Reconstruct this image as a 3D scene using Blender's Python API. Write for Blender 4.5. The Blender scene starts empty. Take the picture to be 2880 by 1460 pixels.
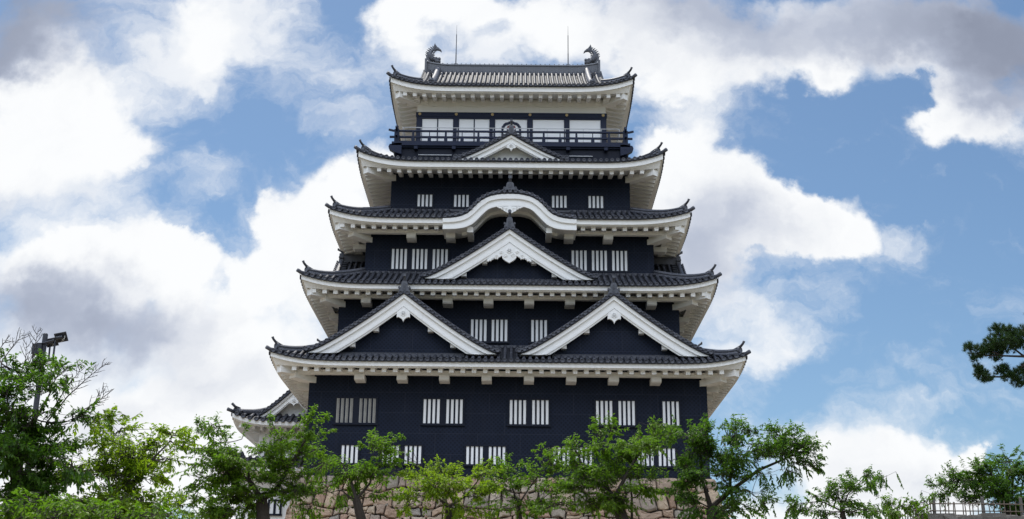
import bpy, math, random
import numpy as np
from mathutils import Vector
random.seed(7); RNG = np.random.default_rng(11)
S = bpy.context.scene
COL = S.collection
R = math.radians

# ------------------------------------------------------------------ camera
# frame: castle axis at x=0, its lowest front wall at y=0, eye height z=0 (lower ground at -1.6)
F_PX, DIST, CX = 3520.0, 55.569, 0.4183
PSI, PITCH, ROLL = -0.005189, 0.320975, 0.010564
_f = np.array([math.sin(PSI)*math.cos(PITCH), math.cos(PSI)*math.cos(PITCH), math.sin(PITCH)])
_r = np.array([math.cos(PSI), -math.sin(PSI), 0.0]); _u = np.cross(_r, _f)
CR = math.cos(ROLL)*_r + math.sin(ROLL)*_u
CU = -math.sin(ROLL)*_r + math.cos(ROLL)*_u
CF = _f
EYE = np.array([CX, -DIST, 0.0])
cd = bpy.data.cameras.new('camera'); cam = bpy.data.objects.new('camera', cd); COL.objects.link(cam)
from mathutils import Matrix
cam.matrix_world = Matrix(((CR[0], CU[0], -CF[0], EYE[0]), (CR[1], CU[1], -CF[1], EYE[1]), (CR[2], CU[2], -CF[2], EYE[2]), (0, 0, 0, 1)))
cd.sensor_width = 36.0; cd.lens = F_PX/2880*36; cd.clip_start = 0.5; cd.clip_end = 6000
S.camera = cam

def ray(px, py):
    return CF + (px-1440)/F_PX*CR - (py-730)/F_PX*CU
def at(px, py, Y):
    """the point of the vertical plane y=Y that the photograph shows at pixel (px, py)"""
    d = ray(px, py); t = (Y+DIST)/d[1]
    return EYE + t*d
def mpp(px, py, Y):
    """metres per photograph pixel there"""
    d = at(px, py, Y)-EYE
    return float(d @ CF)/F_PX

# ------------------------------------------------------------------ node helpers
class NT:
    def __init__(s, tree): s.t = tree; s.n = tree.nodes; s.l = tree.links
    def put(s, sock, v):
        if isinstance(v, bpy.types.NodeSocket): s.l.new(v, sock)
        elif v is not None: sock.default_value = v
    def node(s, typ, ins=(), **kw):
        nd = s.n.new(typ)
        for k, v in kw.items(): setattr(nd, k, v)
        items = ins.items() if isinstance(ins, dict) else enumerate(ins)
        for k, v in items: s.put(nd.inputs[k], v)
        return nd
    def m(s, op, a, b=None, c=None, clamp=False):
        nd = s.n.new('ShaderNodeMath'); nd.operation = op; nd.use_clamp = clamp
        s.put(nd.inputs[0], a); s.put(nd.inputs[1], b); s.put(nd.inputs[2], c)
        return nd.outputs[0]
    def vm(s, op, a, b=None):
        nd = s.n.new('ShaderNodeVectorMath'); nd.operation = op
        s.put(nd.inputs[0], a); s.put(nd.inputs[1], b)
        return nd.outputs[0]
    def smooth(s, x, lo, hi, a=0.0, b=1.0):
        nd = s.n.new('ShaderNodeMapRange'); nd.interpolation_type = 'SMOOTHSTEP'
        for i, v in enumerate((x, lo, hi, a, b)): s.put(nd.inputs[i], v)
        return nd.outputs[0]
    def noise(s, vec, scale, detail=4, rough=0.55, out='Fac'):
        nd = s.node('ShaderNodeTexNoise', {'Vector': vec, 'Scale': scale, 'Detail': detail, 'Roughness': rough})
        return nd.outputs[out]
    def mix(s, fac, a, b):
        nd = s.n.new('ShaderNodeMix'); nd.data_type = 'RGBA'
        s.put(nd.inputs['Factor'], fac); s.put(nd.inputs[6], a); s.put(nd.inputs[7], b)
        return nd.outputs[2]

# ------------------------------------------------------------------ sky: Nishita + clouds fixed to compass directions
SUN_EL, SUN_AZ = R(63), R(-20)          # azimuth measured from +y (behind the castle) towards +x
world = bpy.data.worlds.new('World'); S.world = world; world.use_nodes = True
W = NT(world.node_tree); W.n.clear()
def dir_ab(px, py):
    d = ray(px, py); return d[0]/d[1], d[2]/d[1]
def build_sky():
    sky = W.node('ShaderNodeTexSky'); sky.sky_type = 'NISHITA'; sky.sun_disc = False
    sky.sun_elevation = SUN_EL; sky.sun_rotation = SUN_AZ
    sky.air_density = 1.0; sky.dust_density = 0.6; sky.ozone_density = 1.6
    D = W.node('ShaderNodeTexCoord').outputs['Generated']
    sep = W.node('ShaderNodeSeparateXYZ', [D])
    x, y, z = sep.outputs
    ys = W.m('MAXIMUM', y, 0.12)
    a = W.m('DIVIDE', x, ys); b = W.m('DIVIDE', z, ys)
    ab = W.node('ShaderNodeCombineXYZ', [a, b, 0.0]).outputs[0]
    # billowing warp
    w1 = W.vm('MULTIPLY', W.vm('SUBTRACT', W.noise(ab, 9.0, 4, 0.55, 'Color'), (.5, .5, .5)), (.11, .09, 0))
    w2 = W.vm('MULTIPLY', W.vm('SUBTRACT', W.noise(ab, 34.0, 6, 0.62, 'Color'), (.5, .5, .5)), (.040, .040, 0))
    q = W.vm('ADD', W.vm('ADD', ab, w1), w2)
    def field(blobs, vec, grow=1.0):
        acc = None
        for (px, py, rx, ry, wt) in blobs:
            a0, b0 = dir_ab(px, py); a1, _ = dir_ab(px+rx*grow, py); _, b1 = dir_ab(px, py-ry*grow)
            mp = W.node('ShaderNodeMapping', {'Vector': vec, 'Location': (a0, b0, 0), 'Scale': (a1-a0, b1-b0, 1)}, vector_type='TEXTURE')
            g = W.node('ShaderNodeTexGradient', [mp.outputs[0]]); g.gradient_type = 'SPHERICAL'
            acc = W.m('MULTIPLY_ADD', g.outputs['Fac'], wt, acc if acc is not None else 0.0)
        return acc
    C = field(CLOUD, q, 1.27); DK = field(DARK, q, 1.25); V = field(VEIL, q, 1.3)
    fb = W.noise(ab, 24.0, 8, 0.6)
    fb2 = W.noise(q, 8.0, 5, 0.55)
    cov = W.m('MULTIPLY_ADD', W.m('SUBTRACT', fb, .5), .9, C)
    alpha = W.smooth(cov, .36, 1.0)
    wisp = W.noise(W.vm('MULTIPLY', q, (1.0, 1.7, 1)), 14.0, 8, 0.62)
    veil = W.m('MULTIPLY', W.smooth(W.m('MULTIPLY_ADD', W.m('SUBTRACT', wisp, .5), 2.0, W.m('MULTIPLY_ADD', C, .45, V)), .12, 1.30), .85)
    alpha = W.m('SUBTRACT', 1.0, W.m('MULTIPLY', W.m('SUBTRACT', 1.0, alpha), W.m('SUBTRACT', 1.0, veil)))
    # grey undersides and the modelling of the heaps
    bil = W.noise(q, 13.0, 6, .6)
    sh = W.m('MULTIPLY_ADD', W.m('SUBTRACT', fb2, .5), .9, DK)
    sh = W.m('MULTIPLY_ADD', W.m('SUBTRACT', bil, .5), .85, sh)
    sh = W.smooth(sh, -.05, 1.25)
    ccol = W.mix(sh, CLOUD_WHITE, CLOUD_GREY)
    ccol = W.mix(W.smooth(W.m('MULTIPLY_ADD', W.m('SUBTRACT', fb2, .5), .5, DK), .6, 2.1), ccol, CLOUD_DARK)
    # the rest of the sky (not in the photograph): added cloud, overbright high up and dim low to light the shaded facade
    elev = W.smooth(z, .12, .82)
    back = W.smooth(W.m('ADD', W.noise(D, 2.3, 7, .58), W.m('MULTIPLY', W.m('ABSOLUTE', z), -.08)), .42, .58)
    front = W.smooth(y, .25, .45)
    al = W.m('MULTIPLY_ADD', W.m('SUBTRACT', alpha, back), front, back)
    cc = W.mix(front, W.mix(elev, FILL_CLOUD_LOW, FILL_CLOUD_HIGH), ccol)
    tint = W.node('ShaderNodeMix', {'Factor': 1.0, 6: sky.outputs[0], 7: SKY_TINT}, data_type='RGBA', blend_type='MULTIPLY').outputs[2]
    skys = W.vm('SCALE', tint); skys.node.inputs[3].default_value = SKY_STR
    skyc = W.mix(al, skys, cc)
    bg = W.node('ShaderNodeBackground', {'Color': skyc, 'Strength': 1.0})
    out = W.node('ShaderNodeOutputWorld', [bg.outputs[0]])
SKY_STR = 0.075
SKY_TINT = (.86, 1.0, 1.06, 1)
CLOUD_WHITE = (.74, .75, .76, 1); CLOUD_GREY = (.37, .41, .505, 1); CLOUD_DARK = (.20, .225, .295, 1); FILL_CLOUD_HIGH = (4.4, 4.8, 5.5, 1); FILL_CLOUD_LOW = (.52, .54, .58, 1)
# px, py, radius x, radius y, weight  (photograph pixels turned into compass directions)
CLOUD = [
 (120,330,260,190,1.0),(290,400,210,140,1.0),(60,480,190,140,.9),(250,260,120,90,.6),(60,170,200,160,.8),(150,50,260,110,.6),(370,470,110,80,.4),
 (180,700,330,110,1.1),(460,650,130,100,.9),(540,720,120,130,.8),(230,850,480,150,1.3),(650,900,110,140,.9),(560,990,220,120,.8),
 (830,690,230,170,1.2),(980,560,200,170,1.1),(860,430,70,60,.7),(1060,440,130,90,.9),(700,740,120,120,.8),(980,780,260,160,.9),(760,560,90,70,.5),
 (590,150,110,140,1.1),(530,70,110,80,.6),(560,265,90,55,.55),(780,120,60,90,.35),(800,20,110,50,.5),
 (1120,80,130,110,1.1),(1220,20,200,90,1.0),(1480,40,220,100,1.0),(1400,130,120,60,.4),(1160,160,60,60,.5),
 (1750,90,280,170,1.1),(2080,110,300,150,1.2),(2480,80,330,150,1.3),(2800,130,240,150,1.2),(1950,235,140,70,.7),(2130,235,80,70,.5),(2340,200,110,70,.6),
 (2720,320,120,110,1.2),(2850,350,140,120,1.1),(2650,370,70,80,.7),
 (1920,420,170,130,1.2),(1940,350,80,60,.6),(1860,560,210,170,1.0),(2080,560,180,130,1.0),(2280,620,170,100,.9),(2390,660,120,75,.6),(2120,680,200,80,.8),(1980,720,180,130,.8),
 (2170,950,100,70,.7),(2130,1010,80,50,.35),
 (2430,1320,150,130,1.6),(2580,1330,120,105,1.5),(2690,1360,105,85,1.5),(2745,1300,50,45,1.3),(2300,1430,220,100,1.1),(2600,1440,320,90,1.1),(2330,1290,60,60,.4),
 (480,1150,190,120,1.2),(720,1080,150,140,1.0),(560,1290,330,150,1.2),(250,1080,180,90,.6),(860,1000,140,140,.9),(300,1250,240,140,.9),(850,1250,220,180,1.0),(2060,1480,150,110,.8),
 (60,1150,240,130,.9),(80,1290,260,110,.8),(900,1130,200,120,.7),
 (640,570,100,110,-.9),(600,790,45,90,-.7),(500,560,110,50,-.6),(250,590,170,40,-.6),(690,900,60,60,-.6),(1390,90,60,30,-.5),(760,330,250,160,-1.0),(360,260,80,60,-.5),(480,560,150,60,-.5),(330,150,90,60,-.5),(300,1420,330,120,1.0),(60,1420,200,120,.9),(700,1430,220,110,.9),(2200,560,170,110,.7),(2300,670,170,80,.6),(1840,300,130,40,-.7),(2560,265,130,40,-.7),(2060,500,150,110,.4),(2620,245,70,35,-.8),(420,520,130,60,-.4),(330,110,120,60,-.5),(2200,800,120,70,-.5),(2230,480,90,60,-.5),(30,1010,70,40,-.4)
]
DARK = [
 (30,40,260,150,1.6),(230,110,240,110,.8),(0,170,130,70,.9),(330,20,160,80,.5),
 (250,880,400,120,.85),(60,860,300,130,.6),(450,930,240,100,.5),(60,800,160,80,.4),
 (1870,10,260,90,.9),(2250,40,420,120,.8),(2720,60,330,150,1.5),(2870,180,200,150,1.3),(2100,130,300,100,.6),(2450,150,260,80,.45),
 (2800,310,140,90,.8),(2080,610,200,130,.5),(1960,640,230,150,.5),(1990,760,180,130,.6),(620,1060,170,90,.55),(2560,1400,280,100,.45),(300,1190,230,80,.5),(70,560,200,80,.5),(450,420,110,60,.4),(1700,150,160,90,.4),
]
VEIL = [
 (620,520,140,90,.8),(700,90,220,160,.9),(940,200,180,130,.8),(300,560,260,110,.7),(400,150,200,170,1.0),(120,600,260,90,.6),(1350,150,260,120,1.1),
 (2180,860,200,130,.7),(2530,660,120,40,.5),(2600,1150,160,50,.5),(1900,270,220,90,.8),(700,960,220,180,.9),(2060,1000,180,160,.6),(2400,1300,380,160,.9),(300,1000,450,220,1.1),(1000,340,140,80,.5),(620,350,400,300,.22),(2470,690,130,70,.6),(2600,300,160,120,.4),(300,300,500,400,.25),(2600,1000,700,500,.18),(2060,330,120,70,.5),(700,1300,400,200,.8),(1930,800,150,110,.7),(1980,560,200,220,.8),(80,1000,200,120,.8),(640,800,120,200,.5),
]
build_sky()
world.cycles.sampling_method = 'MANUAL'; world.cycles.sample_map_resolution = 1024

sd = bpy.data.lights.new('sun', 'SUN'); sun = bpy.data.objects.new('sun', sd); COL.objects.link(sun)
sd.energy = 2.8; sd.angle = R(0.5); sd.color = (1.0, .95, .86)
sdir = Vector((math.sin(SUN_AZ)*math.cos(SUN_EL), math.cos(SUN_AZ)*math.cos(SUN_EL), math.sin(SUN_EL)))
sun.rotation_euler = sdir.to_track_quat('Z', 'Y').to_euler(); sun.location = (-20, 30, 70)
S.view_settings.view_transform = 'Standard'; S.view_settings.look = 'None'
S.view_settings.exposure = 0.40; S.view_settings.gamma = 1.0
S.cycles.max_bounces = 8; S.cycles.transparent_max_bounces = 8

# ------------------------------------------------------------------ materials
def material(name, base, rough=.6, var=.15, scale=3.0, spec=.5, extra=None, bump=0.0, bscale=20.0):
    m = bpy.data.materials.new(name); m.use_nodes = True
    T = NT(m.node_tree); p = T.n['Principled BSDF']
    co = T.node('ShaderNodeTexCoord').outputs['Object']
    n = T.noise(co, scale, 6, .6)
    f = T.m('MULTIPLY_ADD', T.m('SUBTRACT', n, .5), 2*var, 1.0)
    col = T.vm('SCALE', (base[0], base[1], base[2])); T.put(col.node.inputs[3], f)
    if extra: col = extra(T, co, col)
    T.put(p.inputs['Base Color'], col); p.inputs['Roughness'].default_value = rough
    p.inputs['Specular IOR Level'].default_value = spec
    if bump:
        b = T.node('ShaderNodeBump', {'Strength': bump, 'Distance': .02, 'Height': T.noise(co, bscale, 5, .6)})
        T.put(p.inputs['Normal'], b.outputs[0])
    return m
def plaster_x(T, co, col):
    s = T.node('ShaderNodeMapping', {'Vector': co, 'Scale': (6, 6, .5)}).outputs[0]
    st = T.smooth(T.noise(s, 1.0, 5, .65), .55, .85)
    return T.mix(T.m('MULTIPLY', st, .30), col, (.52, .51, .47, 1))
M = {}
M['plaster'] = material('white_plaster', (.82, .812, .79), .75, .05, 2.0, .3, plaster_x, .12, 30)
M['panel'] = material('white_panel', (.84, .845, .85), .55, .03, 3.0, .4)
M['tile'] = material('smoked_roof_tile', (.058, .061, .075), .6, .9, 4.0, .35, None, .25, 25)
M['tile_pan_shade'] = material('shade_dark_pan_tile', (.024, .025, .031), .6, .5, 7.0, .25, None, .3, 18)  # shade between the cover tile rows is put into this darker colour
M['carved'] = material('grey_ridge_tile', (.075, .079, .095), .5, .3, 8.0, .5, None, .3, 30)
def iron_x(T, co, col):
    sep = T.node('ShaderNodeSeparateXYZ', [co]); x, y, z = sep.outputs
    u = T.m('ADD', x, y)
    k = 2*math.pi/.19
    d = T.m('MULTIPLY', T.m('SINE', T.m('MULTIPLY', u, k)), T.m('SINE', T.m('MULTIPLY', z, k)))
    dot = T.smooth(d, .0, .5)
    c2 = T.mix(T.m('MULTIPLY', dot, .6), col, (.003, .0035, .007, 1))
    # plate seams
    zz = T.m('FRACT', T.m('MULTIPLY', z, 1/.93)); row = T.m('FLOOR', T.m('MULTIPLY', z, 1/.93))
    uu = T.m('FRACT', T.m('MULTIPLY_ADD', row, .37, T.m('MULTIPLY', u, 1/1.9)))
    seam = T.m('MAXIMUM', T.smooth(zz, .034, .008), T.smooth(uu, .018, .004))
    st = T.smooth(T.noise(T.node('ShaderNodeMapping', {'Vector': co, 'Scale': (3.2, 3.2, .22)}).outputs[0], 1.0, 6, .65), .48, .80)
    c3 = T.mix(T.m('MULTIPLY', st, .35), c2, (.022, .024, .036, 1))
    return T.mix(T.m('MULTIPLY', seam, .38), c3, (.042, .047, .066, 1))
M['iron'] = material('black_iron_plate', (.0085, .0135, .029), .55, .4, 1.0, .14, iron_x, .25, 8)
M['iron_plain'] = material('black_iron_trim', (.006, .0085, .019), .5, .15, 4.0, .2)
M['lacquer'] = material('dark_navy_timber', (.011, .0165, .040), .45, .15, 5.0, .22)
M['gold'] = material('gilt_fitting', (.62, .44, .16), .35, .1, 5.0, .8)
M['red'] = material('red_lacquer', (.16, .022, .016), .5, .1, 5.0)
M['metal'] = material('bare_metal', (.55, .56, .58), .35, .05, 5.0, .7)
M['pole'] = material('dark_painted_steel', (.022, .024, .034), .45, .1, 5.0, .5)
M['glass'] = material('lamp_glass', (.10, .12, .15), .12, .05, 5.0, .8)
M['slat'] = material('weathered_louvre', (.42, .41, .38), .6, .1, 5.0)
M['bark'] = material('cherry_bark', (.045, .036, .030), .85, .45, 14.0, .25, None, .7, 22)
M['twig'] = material('bare_grey_twig', (.17, .145, .125), .8, .25, 9.0, .25)
M['bamboo'] = material('weathered_bamboo', (.13, .10, .075), .6, .3, 6.0, .35)
M['timber'] = material('weathered_post', (.11, .10, .092), .75, .25, 12.0, .3, None, .4, 30)
def island_mat(name, cols, rough, var, bump, bscale, nscale=4.0):
    m = bpy.data.materials.new(name); m.use_nodes = True
    T = NT(m.node_tree); p = T.n['Principled BSDF']
    rnd = T.node('ShaderNodeNewGeometry').outputs['Random Per Island']
    ramp = T.node('ShaderNodeValToRGB', [rnd]); cr = ramp.color_ramp; cr.interpolation = 'LINEAR'
    for i, c in enumerate(cols):
        e = cr.elements[i] if i < 2 else cr.elements.new(i/(len(cols)-1))
        e.position = i/(len(cols)-1); e.color = (*c, 1)
    co = T.node('ShaderNodeTexCoord').outputs['Object']
    n = T.noise(co, nscale, 8, .65)
    f = T.m('MULTIPLY_ADD', T.m('SUBTRACT', n, .5), 2*var, 1.0)
    col = T.vm('SCALE', ramp.outputs[0]); T.put(col.node.inputs[3], f)
    T.put(p.inputs['Base Color'], col); p.inputs['Roughness'].default_value = rough
    if bump:
        b = T.node('ShaderNodeBump', {'Strength': bump, 'Distance': .05, 'Height': T.noise(co, bscale, 8, .65)})
        T.put(p.inputs['Normal'], b.outputs[0])
    return m
M['stone'] = island_mat('granite_block', [(.37,.235,.165),(.27,.235,.19),(.45,.34,.235),(.31,.20,.14),(.42,.36,.28),(.40,.27,.185),(.23,.21,.18),(.47,.36,.25)], .88, .55, 1.0, 5.0, 2.6)
M['grout'] = material('dark_joint', (.07, .06, .05), .95, .3, 6.0, .2)
M['rock'] = material('mossy_grey_rock', (.12, .108, .095), .9, .5, 5.0, .25, None, .8, 9)
M['tile'] = island_mat('smoked_roof_tile', [(.030,.032,.042),(.055,.058,.072),(.045,.047,.060),(.085,.088,.104),(.050,.053,.066),(.036,.038,.050)], .56, .5, .25, 25, 5.0)
M['tile'].node_tree.nodes['Principled BSDF'].inputs['Specular IOR Level'].default_value = .38
def leaf_mat(name, cols, trans=.42, tcol=(.30, .42, .04)):
    m = bpy.data.materials.new(name); m.use_nodes = True
    T = NT(m.node_tree); p = T.n['Principled BSDF']; out = T.n['Material Output']
    rnd = T.node('ShaderNodeNewGeometry').outputs['Random Per Island']
    ramp = T.node('ShaderNodeValToRGB', [rnd]); cr = ramp.color_ramp
    for i, c in enumerate(cols):
        e = cr.elements[i] if i < 2 else cr.elements.new(i/(len(cols)-1))
        e.position = i/(len(cols)-1); e.color = (*c, 1)
    co = T.node('ShaderNodeTexCoord').outputs['Object']
    f = T.m('MULTIPLY_ADD', T.m('SUBTRACT', T.noise(co, 1.1, 3, .5), .5), .9, 1.0)
    col = T.vm('SCALE', ramp.outputs[0]); T.put(col.node.inputs[3], f)
    T.put(p.inputs['Base Color'], col); p.inputs['Roughness'].default_value = .55
    p.inputs['Specular IOR Level'].default_value = .22
    tr = T.node('ShaderNodeBsdfTranslucent', {'Color': (*tcol, 1)})
    mx = T.node('ShaderNodeMixShader', [trans, p.outputs[0], tr.outputs[0]])
    T.l.new(mx.outputs[0], out.inputs[0])
    return m
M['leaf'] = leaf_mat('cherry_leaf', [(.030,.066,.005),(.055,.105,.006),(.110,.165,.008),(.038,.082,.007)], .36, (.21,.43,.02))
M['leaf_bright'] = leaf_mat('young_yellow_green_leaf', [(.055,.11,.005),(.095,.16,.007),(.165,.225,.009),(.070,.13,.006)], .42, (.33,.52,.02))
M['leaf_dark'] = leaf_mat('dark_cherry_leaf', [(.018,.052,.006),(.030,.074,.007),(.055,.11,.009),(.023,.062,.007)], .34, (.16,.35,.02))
M['needle'] = leaf_mat('pine_needle', [(.013,.034,.010),(.021,.050,.012),(.032,.070,.015)], .12, (.08,.17,.02))

# ------------------------------------------------------------------ mesh builder
class MB:
    def __init__(s): s.v = []; s.f = []; s.mi = []; s.cur = 0
    def add(s, vs, fs):
        o = len(s.v); s.v.extend([tuple(map(float, p)) for p in vs]); s.f.extend([tuple(i+o for i in f) for f in fs]); s.mi.extend([s.cur]*len(fs)); return s
    def box(s, lo, hi):
        x0, y0, z0 = lo; x1, y1, z1 = hi
        return s.add([(x0,y0,z0),(x1,y0,z0),(x1,y1,z0),(x0,y1,z0),(x0,y0,z1),(x1,y0,z1),(x1,y1,z1),(x0,y1,z1)],
                     [(0,3,2,1),(4,5,6,7),(0,1,5,4),(1,2,6,5),(2,3,7,6),(3,0,4,7)])
    def hexa(s, p8):
        return s.add(p8, [(0,3,2,1),(4,5,6,7),(0,1,5,4),(1,2,6,5),(2,3,7,6),(3,0,4,7)])
    def grid(s, fn, nu, nv):
        vs = [fn(i/nu, j/nv) for j in range(nv+1) for i in range(nu+1)]
        fs = [(j*(nu+1)+i, j*(nu+1)+i+1, (j+1)*(nu+1)+i+1, (j+1)*(nu+1)+i) for j in range(nv) for i in range(nu)]
        return s.add(vs, fs)
    def sweep(s, path, prof, up=(0,0,1), cap=True, scale=None):
        """closed profile [(side, up)] swept along path (kept upright)"""
        P = [np.array(p, float) for p in path]; n = len(prof); vs = []; fs = []
        for i, p in enumerate(P):
            t = P[min(i+1, len(P)-1)]-P[max(i-1, 0)]; t = t/np.linalg.norm(t)
            sd = np.cross(t, up); ln = np.linalg.norm(sd)
            sd = sd/ln if ln > 1e-6 else np.array([1., 0, 0]); uu = np.cross(sd, t)
            k = scale[i] if scale else 1.0
            for (a, b) in prof: vs.append(p+sd*a*k+uu*b*k)
        for i in range(len(P)-1):
            for j in range(n):
                fs.append((i*n+j, i*n+(j+1) % n, (i+1)*n+(j+1) % n, (i+1)*n+j))
        if cap: fs.append(tuple(range(n-1, -1, -1))); fs.append(tuple((len(P)-1)*n+j for j in range(n)))
        return s.add(vs, fs)
    def tube(s, path, rad, n=6, cap=True):
        r0 = rad if isinstance(rad, (list, tuple)) else [rad]*len(path)
        prof = [(math.cos(2*math.pi*j/n), math.sin(2*math.pi*j/n)) for j in range(n)]
        return s.sweep(path, prof, (0.013, 0.021, 1), cap, list(r0))
    def extrude(s, pts, fn, d0, d1):
        """2-D outline (may be concave) given thickness: fn(a, b, depth) -> point"""
        n = len(pts)
        vs = [fn(a, b, d0) for a, b in pts]+[fn(a, b, d1) for a, b in pts]
        fs = [tuple(range(n)), tuple(range(2*n-1, n-1, -1))]+[(i, i+n, (i+1) % n+n, (i+1) % n) for i in range(n)]
        return s.add(vs, fs)
    def disc(s, c, ax, r, th=.04, n=10):
        """round tile end with a raised rim, facing along ax"""
        c = np.array(c, float); ax = np.array(ax, float); ax /= np.linalg.norm(ax)
        a = np.cross(ax, (0.0, 0, 1)); a = a/np.linalg.norm(a) if np.linalg.norm(a) > 1e-3 else np.array([1., 0, 0]); b = np.cross(a, ax)
        vs = []
        for (rr, dd) in ((r, -th), (r, 0), (r*.72, 0), (r*.66, -.018)):
            for j in range(n):
                t = 2*math.pi*j/n; vs.append(c+a*rr*math.cos(t)+b*rr*math.sin(t)+ax*dd)
        vs.append(c+ax*-.006)
        fs = []
        for k in range(3):
            for j in range(n): fs.append((k*n+j, k*n+(j+1) % n, (k+1)*n+(j+1) % n, (k+1)*n+j))
        for j in range(n): fs.append((3*n+j, 3*n+(j+1) % n, 4*n))
        return s.add(vs, fs)
    def build(s, name, mats, parent=None, smooth=False):
        me = bpy.data.meshes.new(name); me.from_pydata(s.v, [], s.f)
        mats = mats if isinstance(mats, (list, tuple)) else [mats]
        for m in mats: me.materials.append(M[m] if isinstance(m, str) else m)
        if len(mats) > 1: me.polygons.foreach_set('material_index', s.mi)
        if smooth:
            me.polygons.foreach_set('use_smooth', [True]*len(me.polygons))
        me.update()
        o = bpy.data.objects.new(name, me); COL.objects.link(o)
        if parent: o.parent = parent; o.matrix_parent_inverse = parent.matrix_world.inverted()
        return o
def np_mesh(name, V, Fc, mat, parent=None, smooth=False):
    me = bpy.data.meshes.new(name); k = Fc.shape[1]
    me.vertices.add(len(V)); me.vertices.foreach_set('co', V.astype(np.float32).ravel())
    me.loops.add(Fc.size); me.loops.foreach_set('vertex_index', Fc.astype(np.int32).ravel())
    me.polygons.add(len(Fc)); me.polygons.foreach_set('loop_start', np.arange(0, Fc.size, k, dtype=np.int32))
    me.materials.append(M[mat]); me.update(calc_edges=True)
    if smooth: me.polygons.foreach_set('use_smooth', [True]*len(Fc))
    o = bpy.data.objects.new(name, me); COL.objects.link(o)
    if parent: o.parent = parent; o.matrix_parent_inverse = parent.matrix_world.inverted()
    return o
def thing(name, label, cat, loc, group=None):
    o = bpy.data.objects.new(name, None); COL.objects.link(o); o.location = loc; o.empty_display_size = .3
    o.matrix_world = Matrix.Translation(Vector(loc))
    o['label'] = label; o['category'] = cat
    if group: o['group'] = group
    return o
def tag(o, label, cat, group=None):
    o['label'] = label; o['category'] = cat
    if group: o['group'] = group
    return o
def struct(o, kind='structure', label=None, cat=None):
    o['kind'] = kind
    if label: o['label'] = label
    if cat: o['category'] = cat
    return o

# ------------------------------------------------------------------ ground
GZ = 2.2          # level of the castle terrace
def build_ground():
    M['gravel'] = material('pale_gravel', (.25, .205, .15), .95, .25, 6.0, .2, None, .5, 40)
    M['turf'] = material('trodden_turf', (.11, .10, .06), .95, .5, 3.0, .2, None, .6, 25)
    b = MB(); b.grid(lambda u, v: ((u-.5)*6000, (v-.5)*6000, -1.6), 24, 24); struct(b.build('ground', 'turf'), label='open ground below the terrace', cat='ground')
    b = MB()
    top = [(-55,-24,GZ),(55,-24,GZ),(55,70,GZ),(-55,70,GZ)]; bot = [(-62,-35,-1.75),(62,-35,-1.75),(62,82,-1.75),(-62,82,-1.75)]
    b.add(top+bot, [(0,1,2,3)]+[(i, i+4, (i+1) % 4+4, (i+1) % 4) for i in range(4)])
    struct(b.build('terrace', 'gravel'), label='raised gravel terrace under castle and trees', cat='terrace')
build_ground()

# ------------------------------------------------------------------ castle keep
CY = 8.0                                            # middle of the keep
keep = thing('castle_keep', 'tall five storey castle keep with black iron clad walls, white eaves and grey tile roofs', 'castle', (0, 8, 8.35))
WX = [9.0, 8.0, 7.0, 6.0, 4.92]                     # half widths of the storeys
EX = [10.548, 9.585, 8.612, 7.533, 6.25]            # half widths of the eaves
FT = [13.16, 17.04, 20.65, 24.03, 28.77]            # top of the white eave board, mid front
FH = [.21, .22, .25, .29, .28]                      # its height
RISE = [.40, .43, .43, .52, .50]                    # how far the corners curl up
INZ = [14.48, 18.38, 21.99, 24.58, 0]               # where the roof meets the wall above
SPC = [.285, .283, .28, .278, .245]
def sidept(s, u, o, z):
    """side 0 front, 1 right, 2 back, 3 left; u along the eave, o outward from the middle of the keep"""
    return [(u, CY-o, z), (o, CY+u, z), (-u, CY+o, z), (-o, CY-u, z)][s]
def flare(rise, d):
    t = max(0.0, 1-max(d, 0)/3.6); return rise*t**3
class Roof:
    def __init__(s, k):
        s.k = k; s.ex = EX[k]; s.ey = EX[k]-1.0; s.z0 = FT[k]+.035
        s.run = EX[k]-(WX[k+1] if k < 4 else 4.5) if k != 3 else EX[k]-5.85
        s.inner = INZ[k]
    def lu(s, side): return s.ex if side % 2 == 0 else s.ey
    def oe(s, side): return s.ey if side % 2 == 0 else s.ex
    def zsurf(s, d, dist):
        if s.k < 4:
            t = dist/s.run; h = s.inner-s.z0; return s.z0+flare(RISE[s.k], d)+h*(.8*t+.2*t*t)
        t = dist/s.ey; h = 32.25-s.z0; return s.z0+flare(RISE[s.k], d)+h*(.72*t+.28*t*t)
ROOFS = [Roof(k) for k in range(5)]
def spaced(n0, n1, k=40):  # parameters dense near both ends
    return [.5-.5*math.cos(math.pi*i/k) for i in range(k+1)]
def tile_row(b, p, rad, end=True, ax=None):
    """half-round cover tiles laid along the path p (eave first), a little step at every joint"""
    n = len(p)
    prof = [(math.cos(a), math.sin(a)) for a in (math.pi*i/4 for i in range(5))]
    for i in range(n-1):
        a, c = np.array(p[i]), np.array(p[i+1])
        b.sweep([a, c], [(x*rad, y*rad*1.05-.01) for x, y in prof], cap=False, scale=[1.07, .95])
    if end:
        d = np.array(p[0])-np.array(p[1]); d /= np.linalg.norm(d)
        if ax is not None: d = np.array(ax, float)
        b.disc(np.array(p[0])+d*.03+np.array((0, 0, .02)), d, rad*1.15, .07, 10)
def in_karahafu(u): return abs(u) < 3.16
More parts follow.
